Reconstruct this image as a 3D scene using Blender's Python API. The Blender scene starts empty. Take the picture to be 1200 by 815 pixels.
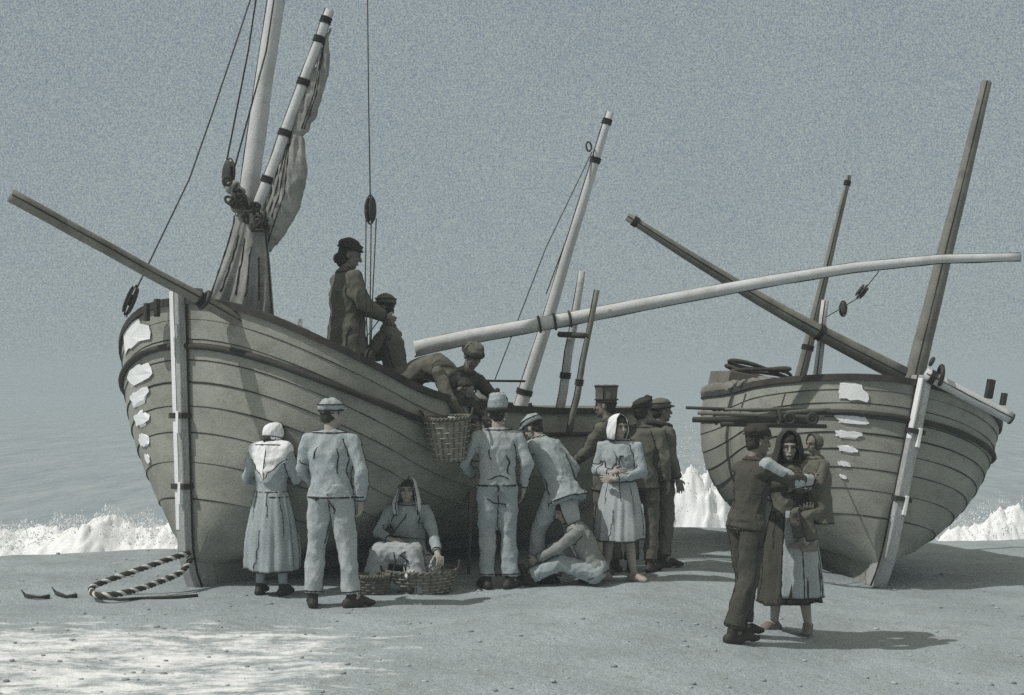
import bpy, math, random
import numpy as np
from mathutils import Vector, Matrix, Euler, noise
from mathutils.bvhtree import BVHTree

random.seed(7)
V = Vector
PI = math.pi
SC = bpy.context.scene
COL = SC.collection

# ------------------------------------------------------------------ camera numbers
F, CX, HOR, EYE = 1700.0, 600.0, 455.0, 1.84


def P(px, py, d):
    return V(((px - CX) * d / F, d, EYE - (py - HOR) * d / F))


def crest_y(x):
    return 17.7 + .4 * max(-7, min(6, x)) + .25 * math.sin(x * .9)


def ground_z(x, y):
    t = max(0, min(1, (x - .95 - (y - 11.8) * .25) / 2.1))
    z = .03 - .2 * t * t * (3 - 2 * t) - .03 * max(0, min(3, x - 2))
    if y < 11.4:
        z -= (11.4 - y) * .03
    z += .012 * math.sin(x * 1.9 - y * 1.1 + 1)
    c = crest_y(x)
    if y > c:
        t = y - c
        z -= .10 * t + .04 * min(t, 3) ** 2
    return max(z, -3.0)


def G(px, py):
    d = 12.0
    for _ in range(60):
        x = (px - CX) * d / F
        z = ground_z(x, d)
        d = .5 * d + .5 * F * (EYE - z) / (py - HOR)
    x = (px - CX) * d / F
    return V((x, d, ground_z(x, d)))


# ------------------------------------------------------------------ materials
def mat(name, col, rough=.85, var=.16, scale=3.0, grain=.16, gscale=150.0, bump=.25, bscale=60.0, stain=None, stain_amt=.0,
        stretch=(1, 1, 1), spec=.3):
    m = bpy.data.materials.new(name)
    m.use_nodes = True
    nt = m.node_tree
    N, L = nt.nodes, nt.links
    b = N['Principled BSDF']
    b.inputs['Roughness'].default_value = rough
    b.inputs['Specular IOR Level'].default_value = spec
    tc = N.new('ShaderNodeTexCoord')
    mp = N.new('ShaderNodeMapping')
    mp.inputs['Scale'].default_value = stretch
    L.new(tc.outputs['Object'], mp.inputs['Vector'])

    def nz(sc, det, rough_=.55):
        n = N.new('ShaderNodeTexNoise')
        n.inputs['Scale'].default_value = sc
        n.inputs['Detail'].default_value = det
        n.inputs['Roughness'].default_value = rough_
        L.new(mp.outputs['Vector'], n.inputs['Vector'])
        return n
    n1 = nz(scale, 5)
    n2 = nz(gscale, 2, .7)
    r1 = N.new('ShaderNodeValToRGB')
    c = V(col)
    lo, hi = c * (1 - var), c * (1 + var)
    r1.color_ramp.elements[0].position = .3
    r1.color_ramp.elements[1].position = .7
    r1.color_ramp.elements[0].color = (*lo, 1)
    r1.color_ramp.elements[1].color = (min(hi[0], .9), min(hi[1], .9), min(hi[2], .9), 1)
    L.new(n1.outputs['Fac'], r1.inputs['Fac'])
    out = r1.outputs['Color']
    if stain is not None:
        n3 = nz(scale * 1.7 + 1.3, 8, .65)
        rr = N.new('ShaderNodeValToRGB')
        rr.color_ramp.elements[0].position = .52
        rr.color_ramp.elements[1].position = .66
        rr.color_ramp.elements[0].color = (0, 0, 0, 1)
        rr.color_ramp.elements[1].color = (stain_amt,) * 3 + (1,)
        L.new(n3.outputs['Fac'], rr.inputs['Fac'])
        mx = N.new('ShaderNodeMix'); mx.data_type = 'RGBA'
        L.new(rr.outputs['Color'], mx.inputs['Factor'])
        L.new(out, mx.inputs['A'])
        mx.inputs['B'].default_value = (*stain, 1)
        out = mx.outputs['Result']
    # fibre fleck: bluish and sandy specks
    if grain > 0:
        r2 = N.new('ShaderNodeValToRGB')
        e = r2.color_ramp.elements
        e[0].position, e[1].position = .32, .68
        g = grain
        e[0].color = (1 - 2.2 * g, 1 - 1.9 * g, 1 - 1.3 * g, 1)
        e[1].color = (1 + 1.6 * g, 1 + 1.5 * g, 1 + 1.1 * g, 1)
        L.new(n2.outputs['Fac'], r2.inputs['Fac'])
        mm = N.new('ShaderNodeMix'); mm.data_type = 'RGBA'; mm.blend_type = 'MULTIPLY'
        mm.inputs['Factor'].default_value = 1
        L.new(out, mm.inputs['A']); L.new(r2.outputs['Color'], mm.inputs['B'])
        out = mm.outputs['Result']
    L.new(out, b.inputs['Base Color'])
    if bump > 0:
        n4 = nz(bscale, 4, .6)
        bp = N.new('ShaderNodeBump')
        bp.inputs['Strength'].default_value = bump
        bp.inputs['Distance'].default_value = .01
        L.new(n4.outputs['Fac'], bp.inputs['Height'])
        L.new(bp.outputs['Normal'], b.inputs['Normal'])
    return m


M = {}
M['hull'] = mat('weathered_hull_paint', (.30, .305, .262), .7, .22, 1.6, .18, 110, .3, 30, (.2, .19, .16), .55, (1, 1, 1.6))
M['hull_in'] = mat('inboard_wood', (.16, .15, .13), .85, .25, 3, .15, 110, .3, 40)
M['tar'] = mat('tarred_timber', (.045, .042, .035), .7, .35, 6, .15, 120, .3, 60)
M['seam_ink'] = mat('pitch_seam_and_outline_ink', (.022, .02, .017), .7, .3, 8, 0, 120, .2, 60)  # pitch between planks; on garments, ink outlines
M['stem'] = mat('stem_timber', (.38, .39, .38), .75, .2, 2, .15, 120, .35, 50, (.2, .19, .16), .5, (1, 1, .25))
M['white'] = mat('highlight_white', (.84, .85, .86), .5, .05, 5, .05, 120, .3, 50)  # white standing in for sun highlights on bow, stem and straps
M['spar'] = mat('pale_spar_wood', (.46, .47, .45), .6, .18, 2.5, .14, 120, .3, 40, (.26, .25, .21), .5)
M['pale'] = mat('bleached_spar_wood', (.56, .57, .57), .55, .12, 2.5, .1, 120, .3, 40, (.4, .39, .35), .5)
M['darkspar'] = mat('tarry_spar_wood', (.2, .195, .165), .7, .25, 3, .17, 120, .3, 40, (.1, .095, .08), .6)
M['sail'] = mat('tanned_canvas', (.3, .3, .28), .95, .25, 4, .17, 130, .4, 90, (.12, .115, .1), .5)
M['rope'] = mat('rope_fibre', (.06, .055, .045), .95, .3, 20, .1, 200, .4, 120)
M['ropelight'] = mat('new_rope_strand', (.6, .6, .57), .95, .2, 20, .1, 200, .4, 120)
M['iron'] = mat('rusty_iron', (.04, .037, .033), .55, .3, 15, .1, 150, .3, 80)
M['skin'] = mat('weathered_skin', (.37, .33, .29), .6, .1, 9, .1, 160, .15, 90)
M['skin_dark'] = mat('tanned_skin', (.2, .175, .15), .6, .12, 9, .1, 160, .15, 90)
M['lip'] = mat('lip', (.1, .075, .065), .6, .1, 9, 0)
M['eye'] = mat('dark_eye', (.02, .018, .016), .3, .1, 9, 0)
M['hair'] = mat('dark_hair', (.035, .03, .025), .7, .3, 30, .1, 200, .6, 90, None, 0, (1, 1, .3))
M['cloth'] = mat('blue_grey_cloth', (.365, .405, .415), .95, .13, 5, .2, 160, .4, 150, (.27, .29, .29), .55)
M['cloth2'] = mat('washed_linen_cloth', (.41, .44, .44), .95, .12, 5, .18, 160, .4, 150, (.32, .34, .34), .5)
M['mid'] = mat('grey_wool_cloth', (.27, .28, .265), .95, .2, 5, .18, 160, .4, 150, (.16, .16, .145), .55)
M['wash'] = mat('olive_grey_cloth', (.135, .132, .105), .95, .22, 5, .17, 160, .4, 150, (.09, .088, .075), .6)
M['washdark'] = mat('dark_olive_cloth_and_shade', (.07, .068, .054), .95, .25, 5, .17, 160, .4, 150, (.04, .038, .03), .6)
M['dark'] = mat('black_wool', (.045, .042, .036), .95, .3, 6, .15, 160, .4, 150)
M['linen'] = mat('white_linen', (.82, .83, .84), .9, .06, 7, .07, 160, .35, 120)
M['leather'] = mat('black_leather', (.035, .032, .028), .6, .3, 10, .1, 150, .3, 80)
M['wicker'] = mat('willow_wicker', (.3, .285, .235), .8, .3, 14, .15, 160, .4, 90)
M['wickerdark'] = mat('dark_wicker', (.15, .14, .115), .8, .35, 14, .15, 160, .4, 90)
M['fish'] = mat('fish_skin', (.5, .53, .54), .35, .3, 18, .1, 150, .2, 80, (.12, .13, .13), .7)
M['net'] = mat('tarred_net', (.13, .125, .1), .95, .35, 12, .2, 150, .7, 60)
M['foam'] = mat('sea_foam', (.88, .9, .91), .8, .05, 3, .04, 60, .5, 20)

for _n in ('foam',):
    _b = M[_n].node_tree.nodes['Principled BSDF']
    _b.inputs['Subsurface Weight'].default_value = .5
    _b.inputs['Subsurface Radius'].default_value = (.12, .12, .12)

# ------------------------------------------------------------------ mesh building helpers


class MB:
    def __init__(self):
        self.v, self.f, self.m = [], [], []

    def add(self, vs, fs, mi=0):
        o = len(self.v)
        self.v += [V(p) for p in vs]
        self.f += [tuple(i + o for i in f) for f in fs]
        self.m += [mi] * len(fs)

    def loft(self, rings, mi=0, caps=True, closed=True):
        n = len(rings[0])
        vs = [p for r in rings for p in r]
        fs = []
        for i in range(len(rings) - 1):
            for j in range(n if closed else n - 1):
                k = (j + 1) % n
                fs.append((i * n + j, i * n + k, (i + 1) * n + k, (i + 1) * n + j))
        if caps and closed:
            fs.append(tuple(range(n - 1, -1, -1)))
            fs.append(tuple((len(rings) - 1) * n + j for j in range(n)))
        self.add(vs, fs, mi)

    def tube(self, pts, rad, seg=8, mi=0, caps=True, flat=1.0, lat=None):
        """swept tube; rad a number or list; lat: lateral axis for an elliptic section (flat = depth / width)"""
        pts = [V(p) for p in pts]
        n = len(pts)
        rad = [rad] * n if not isinstance(rad, (list, tuple)) else list(rad)
        rings, ref = [], None
        for i in range(n):
            t = (pts[min(i + 1, n - 1)] - pts[max(i - 1, 0)])
            t = t.normalized() if t.length > 1e-9 else V((0, 0, 1))
            if lat is not None:
                a = V(lat) - t * V(lat).dot(t)
            elif ref is None:
                a = t.orthogonal()
            else:
                a = ref - t * ref.dot(t)
            if a.length < 1e-6:
                a = t.orthogonal()
            a.normalize()
            ref = a
            b = t.cross(a)
            r = rad[i]
            ra, rb = (r if not isinstance(r, tuple) else r[0]), (r * flat if not isinstance(r, tuple) else r[1])
            rings.append([pts[i] + a * (ra * math.cos(2 * PI * j / seg)) + b * (rb * math.sin(2 * PI * j / seg)) for j in range(seg)])
        self.loft(rings, mi, caps)

    def ball(self, c, r, seg=14, rings=9, mi=0, R=None):
        r = (r, r, r) if not isinstance(r, (tuple, list)) else r
        rs = []
        for i in range(rings + 1):
            th = PI * (i + .02) / (rings + .04)
            row = []
            for j in range(seg):
                ph = 2 * PI * j / seg
                p = V((r[0] * math.sin(th) * math.cos(ph), r[1] * math.sin(th) * math.sin(ph), -r[2] * math.cos(th)))
                if R is not None:
                    p = R @ p
                row.append(V(c) + p)
            rs.append(row)
        self.loft(rs, mi)

    def taper(self, a, b, ra, rb, seg=14, mi=0):
        """capsule with rounded ends"""
        a, b = V(a), V(b)
        t = (b - a).normalized()
        pts, rr = [], []
        for k in range(4):
            w = math.sin(PI / 2 * k / 4)
            pts.append(a - t * ra * (1 - w)); rr.append(max(ra * .08, ra * math.sqrt(max(0, 1 - (1 - w) ** 2))))
        pts += [a, b]; rr += [ra, rb]
        for k in range(3, -1, -1):
            w = math.sin(PI / 2 * k / 4)
            pts.append(b + t * rb * (1 - w)); rr.append(max(rb * .08, rb * math.sqrt(max(0, 1 - (1 - w) ** 2))))
        self.tube(pts, rr, seg, mi)

    def torus(self, c, R_, r, ax=(0, 0, 1), seg=20, cs=8, mi=0, sx=1, sy=1, a0=0, a1=2 * PI, Rm=None):
        ax = V(ax).normalized()
        u = ax.orthogonal().normalized() if abs(ax.z) < .99 else V((1, 0, 0))
        w = ax.cross(u)
        full = abs(a1 - a0 - 2 * PI) < 1e-6
        rings = []
        n = seg if full else seg + 1
        for i in range(n):
            a = a0 + (a1 - a0) * i / seg
            d = u * (math.cos(a) * sx) + w * (math.sin(a) * sy)
            ring = []
            for j in range(cs):
                q = 2 * PI * j / cs
                p = d * R_ + d.normalized() * (r * math.cos(q)) + ax * (r * math.sin(q))
                if Rm is not None:
                    p = Rm @ p
                ring.append(V(c) + p)
            rings.append(ring)
        if full:
            rings.append(rings[0])
        self.loft(rings, mi, caps=not full)

    def box(self, c, s, mi=0, R=None):
        vs = []
        for x in (-1, 1):
            for y in (-1, 1):
                for z in (-1, 1):
                    p = V((x * s[0] / 2, y * s[1] / 2, z * s[2] / 2))
                    if R is not None:
                        p = R @ p
                    vs.append(V(c) + p)
        self.add(vs, [(0, 1, 3, 2), (4, 6, 7, 5), (0, 4, 5, 1), (2, 3, 7, 6), (0, 2, 6, 4), (1, 5, 7, 3)], mi)

    def build(self, name, mats, parent=None, smooth=True, bevel=0):
        me = bpy.data.meshes.new(name)
        me.from_pydata([tuple(p) for p in self.v], [], self.f)
        mats = mats if isinstance(mats, (list, tuple)) else [mats]
        for k in mats:
            me.materials.append(M[k])
        me.polygons.foreach_set('material_index', self.m)
        me.polygons.foreach_set('use_smooth', [smooth] * len(self.f))
        me.update()
        o = bpy.data.objects.new(name, me)
        COL.objects.link(o)
        if parent is not None:
            o.parent = parent
        if bevel:
            bm = o.modifiers.new('b', 'BEVEL'); bm.width = bevel; bm.segments = 2; bm.limit_method = 'ANGLE'
        return o


def remesh(mb, voxel, smooth_it=3, factor=.5):
    """fuse overlapping closed shapes into ONE continuous surface; returns (verts Nx3, faces, normals)"""
    me = bpy.data.meshes.new('tmp')
    me.from_pydata([tuple(p) for p in mb.v], [], mb.f)
    o = bpy.data.objects.new('tmp', me)
    COL.objects.link(o)
    r = o.modifiers.new('r', 'REMESH'); r.mode = 'VOXEL'; r.voxel_size = voxel
    if smooth_it:
        s = o.modifiers.new('s', 'SMOOTH'); s.factor = factor; s.iterations = smooth_it
    dg = bpy.context.evaluated_depsgraph_get()
    ev = bpy.data.meshes.new_from_object(o.evaluated_get(dg))
    nv = len(ev.vertices)
    co = np.empty(nv * 3, np.float32); ev.vertices.foreach_get('co', co)
    no = np.empty(nv * 3, np.float32); ev.vertex_normals.foreach_get('vector', no)
    fs = [tuple(p.vertices) for p in ev.polygons]
    bpy.data.objects.remove(o); bpy.data.meshes.remove(me); bpy.data.meshes.remove(ev)
    return co.reshape(-1, 3).astype(float), fs, no.reshape(-1, 3).astype(float)


def folds(co, no, amp, freq, seed, vert=1.0):
    """cloth folds: sharp-ridged, warped wrinkles displaced along the normal"""
    rs = np.random.RandomState(seed)
    q = co * freq
    d = np.zeros(len(co))
    for k in range(5):
        w = np.sin(q[:, [1, 2, 0]] * (1.1 + k * .6) + rs.rand(3) * 6).sum(1) * .9
        kk = rs.randn(3); kk[2] *= vert
        kk /= np.linalg.norm(kk)
        ph = (q @ kk) * (1 + .5 * k) + w + rs.rand() * 6
        d += (1 - 2 * np.abs(np.sin(ph))) / (1 + k)
    return co + no * (amp * d)[:, None]


def nobj(name, co, fs, mats, parent, extra=None, fmat=None):
    """object from numpy verts plus an optional MB of seams (material slot 1)"""
    mb = MB()
    vs = [tuple(p) for p in co]
    fa = list(fs)
    mi = [0] * len(fa) if fmat is None else list(fmat)
    if extra is not None and extra.f:
        o = len(vs)
        vs += [tuple(p) for p in extra.v]
        fa += [tuple(i + o for i in f) for f in extra.f]
        mi += [m + 1 for m in extra.m]
    me = bpy.data.meshes.new(name)
    me.from_pydata(vs, [], fa)
    for k in (mats if isinstance(mats, (list, tuple)) else [mats]):
        me.materials.append(M[k])
    me.polygons.foreach_set('material_index', mi)
    me.polygons.foreach_set('use_smooth', [True] * len(fa))
    me.update()
    ob = bpy.data.objects.new(name, me)
    COL.objects.link(ob)
    ob.parent = parent
    return ob


def empty(name, loc, label=None, cat=None, group=None, rot=(0, 0, 0)):
    o = bpy.data.objects.new(name, None)
    COL.objects.link(o)
    o.location = loc
    o.rotation_euler = rot
    tag(o, label, cat, group)
    return o


def tag(o, label=None, cat=None, group=None, kind=None):
    if label: o['label'] = label
    if cat: o['category'] = cat
    if group: o['group'] = group
    if kind: o['kind'] = kind
    return o


def lerp(a, b, t):
    return V(a) * (1 - t) + V(b) * t


def wob(t, seed):
    return .5 + .5 * math.sin(t * 7.3 + seed * 2.1) * math.sin(t * 3.1 + seed)


# ------------------------------------------------------------------ SETTING
def build_ground():
    xs = sorted(set([round(-40 + i * 2.0, 3) for i in range(17)] + [round(-7 + .16 * i, 3) for i in range(88)] + [round(7.1 + 2 * i, 3) for i in range(17)]))
    ys = [-20, -12, -6, 0, 3, 5, 6.5] + [round(7.2 + .14 * i, 3) for i in range(115)] + [24, 25, 26, 28, 32]
    vs, fs = [], []
    for y in ys:
        for x in xs:
            z = ground_z(x, y) + .022 * noise.noise(V((x * 1.3, y * 2.2, 3))) + .012 * noise.noise(V((x * 4, y * 6, 9)))
            vs.append((x, y, z))
    w = len(xs)
    for j in range(len(ys) - 1):
        for i in range(w - 1):
            fs.append((j * w + i, j * w + i + 1, (j + 1) * w + i + 1, (j + 1) * w + i))
    mb = MB(); mb.add(vs, fs)
    m = mat('shingle_sand', (.325, .365, .375), .9, .14, 1.2, .24, 95, .6, 11, (.25, .265, .245), .55)
    [n for n in m.node_tree.nodes if n.type == 'BUMP'][0].inputs['Distance'].default_value = .05
    nt = m.node_tree; N, L = nt.nodes, nt.links
    b = N['Principled BSDF']
    src = b.inputs['Base Color'].links[0].from_socket
    tc = N.new('ShaderNodeTexCoord')
    mp = N.new('ShaderNodeMapping'); mp.inputs['Scale'].default_value = (1.6, 3.4, 1); mp.inputs['Rotation'].default_value = (0, 0, .12)
    L.new(tc.outputs['Object'], mp.inputs['Vector'])
    n = N.new('ShaderNodeTexNoise'); n.inputs['Scale'].default_value = 1.6; n.inputs['Detail'].default_value = 12; n.inputs['Roughness'].default_value = .74
    L.new(mp.outputs['Vector'], n.inputs['Vector'])
    # froth left by the wash lies on the near, low part of the beach
    sep = N.new('ShaderNodeSeparateXYZ'); L.new(tc.outputs['Object'], sep.inputs[0])
    mx = N.new('ShaderNodeMapRange'); mx.inputs['From Min'].default_value = .6; mx.inputs['From Max'].default_value = -1.8
    L.new(sep.outputs['X'], mx.inputs['Value'])
    my = N.new('ShaderNodeMapRange'); my.inputs['From Min'].default_value = 12.3; my.inputs['From Max'].default_value = 10.6
    L.new(sep.outputs['Y'], my.inputs['Value'])
    mul = N.new('ShaderNodeMath'); mul.operation = 'MULTIPLY'
    L.new(mx.outputs[0], mul.inputs[0]); L.new(my.outputs[0], mul.inputs[1])
    sc = N.new('ShaderNodeMath'); sc.operation = 'MULTIPLY_ADD'; sc.inputs[1].default_value = .34; sc.inputs[2].default_value = -.25
    L.new(mul.outputs[0], sc.inputs[0])
    ad = N.new('ShaderNodeMath'); ad.operation = 'ADD'
    L.new(n.outputs['Fac'], ad.inputs[0]); L.new(sc.outputs[0], ad.inputs[1])
    rp = N.new('ShaderNodeValToRGB'); rp.color_ramp.elements[0].position = .50; rp.color_ramp.elements[1].position = .66
    L.new(ad.outputs[0], rp.inputs['Fac'])
    mix = N.new('ShaderNodeMix'); mix.data_type = 'RGBA'
    L.new(rp.outputs['Color'], mix.inputs['Factor']); L.new(src, mix.inputs['A']); mix.inputs['B'].default_value = (.8, .82, .83, 1)
    L.new(mix.outputs['Result'], b.inputs['Base Color'])
    M['ground'] = m
    tag(mb.build('beach', 'ground'), kind='structure')
    # loose pebbles
    rnd = random.Random(3)
    pb = MB()
    for _ in range(900):
        y = 8.0 + rnd.random() ** 1.2 * 9
        x = (rnd.random() - .5) * y * .78
        r = .005 + .013 * rnd.random() ** 3
        z = ground_z(x, y) + .022 * noise.noise(V((x * 1.3, y * 2.2, 3))) + .012 * noise.noise(V((x * 4, y * 6, 9)))
        pb.ball((x, y, z + r * .2), (r * (1 + rnd.random()), r * (1 + .6 * rnd.random()), r * .7), 6, 4)
    M['pebble'] = mat('pebble_stone', (.33, .35, .36), .8, .5, 2.2, .15, 90, .3, 60)
    tag(pb.build('pebbles', 'pebble'), kind='stuff')


def build_sea():
    m = bpy.data.materials.new('sea_water'); m.use_nodes = True
    nt = m.node_tree; N, L = nt.nodes, nt.links
    b = N['Principled BSDF']
    b.inputs['Base Color'].default_value = (.25, .295, .32, 1)
    b.inputs['Roughness'].default_value = .35
    tc = N.new('ShaderNodeTexCoord')
    mp = N.new('ShaderNodeMapping'); mp.inputs['Scale'].default_value = (1, .14, 1)
    L.new(tc.outputs['Object'], mp.inputs['Vector'])
    n = N.new('ShaderNodeTexNoise'); n.inputs['Scale'].default_value = .8; n.inputs['Detail'].default_value = 9; n.inputs['Roughness'].default_value = .92
    L.new(mp.outputs['Vector'], n.inputs['Vector'])
    rp = N.new('ShaderNodeValToRGB')
    rp.color_ramp.elements[0].position, rp.color_ramp.elements[0].color = .36, (.20, .245, .285, 1)
    rp.color_ramp.elements[1].position, rp.color_ramp.elements[1].color = .64, (.42, .465, .475, 1)
    L.new(n.outputs['Fac'], rp.inputs['Fac']); L.new(rp.outputs['Color'], b.inputs['Base Color'])
    bp = N.new('ShaderNodeBump'); bp.inputs['Strength'].default_value = .12; bp.inputs['Distance'].default_value = .2
    L.new(n.outputs['Fac'], bp.inputs['Height']); L.new(bp.outputs['Normal'], b.inputs['Normal'])
    M['sea'] = m
    mb = MB()
    ys = [17, 19, 21, 23, 25, 28, 32, 40, 60, 100, 180, 320, 600]
    rows = []
    for y in ys:
        X = max(80, y * 1.2)
        rows.append([V((-X + 2 * X * i / 40, y, -1.15 + (.06 * math.sin(y * 1.7 + i) if y < 40 else 0))) for i in range(41)])
    mb.loft(rows, 0, False, False)
    tag(mb.build('sea', 'sea'), kind='structure')


def surf(prof, d0, base_py, name, seed):
    """a breaking wave: one continuous ridge of broken water, steep in front, ragged along the crest, with fine flying spray. prof = [(px, top_py)]"""
    rnd = random.Random(seed)

    def top(px):
        for (a, ta), (b, tb) in zip(prof, prof[1:]):
            if a <= px <= b:
                t = (px - a) / (b - a); t = t * t * (3 - 2 * t)
                return ta + (tb - ta) * t
        return base_py
    x0, x1 = [(prof[k][0] - CX) * d0 / F for k in (0, -1)]
    nx = int((x1 - x0) / .028)
    ys = [-.75 + 2.6 * (j / 62) ** 1.25 for j in range(63)]
    zb = P(0, base_py, d0).z
    vs, fs = [], []
    for y in ys:
        for i in range(nx + 1):
            x = x0 + (x1 - x0) * i / nx
            px = CX + x * F / d0
            H = (base_py - top(px)) * d0 / F
            yw = y + .28 * noise.fractal(V((x * 1.1, seed * 7, 0)), 1, 2, 3)
            if yw < 0:
                g = max(0, 1 + yw / .6) ** .75
            else:
                g = max(0, 1 - yw / 2.0) ** 1.3
            rag = noise.fractal(V((x * 1.5, yw * 1.5, seed)), .85, 2.1, 6)
            fine = noise.fractal(V((x * 9, yw * 13, seed + 5)), .6, 2.1, 3)
            z = zb - .3 + (H + .3) * g * (.88 + .24 * rag) + (.035 + .05 * H) * fine * (.3 + g)
            if g <= 0: z -= 1.0
            vs.append((x + .04 * noise.noise(V((x * 5, y * 5, 2))), d0 + y, z))
    w = nx + 1
    for j in range(len(ys) - 1):
        for i in range(nx):
            fs.append((j * w + i, j * w + i + 1, (j + 1) * w + i + 1, (j + 1) * w + i))
    root = nobj(name, vs, fs, 'foam', None)
    dr = MB()
    for _ in range(int((prof[-1][0] - prof[0][0]) * 26)):
        px = rnd.uniform(prof[0][0] - 2, prof[-1][0] + 2)
        H = base_py - top(px)
        hh = H * (.55 + .75 * rnd.random() ** 2.2)
        hh *= .9 + .35 * noise.fractal(V((px * .05, seed, 1)), .8, 2, 4)
        c = P(px, base_py - hh, d0 + rnd.uniform(-.3, .8))
        r = .0025 + .008 * rnd.random() ** 4
        dr.ball(c, (r, r, r * rnd.uniform(1, 2.2)), 5, 3)
    dr.build('spray_droplet', 'foam', root)['kind'] = 'stuff'
    tag(root, kind='stuff')
    return root


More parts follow.
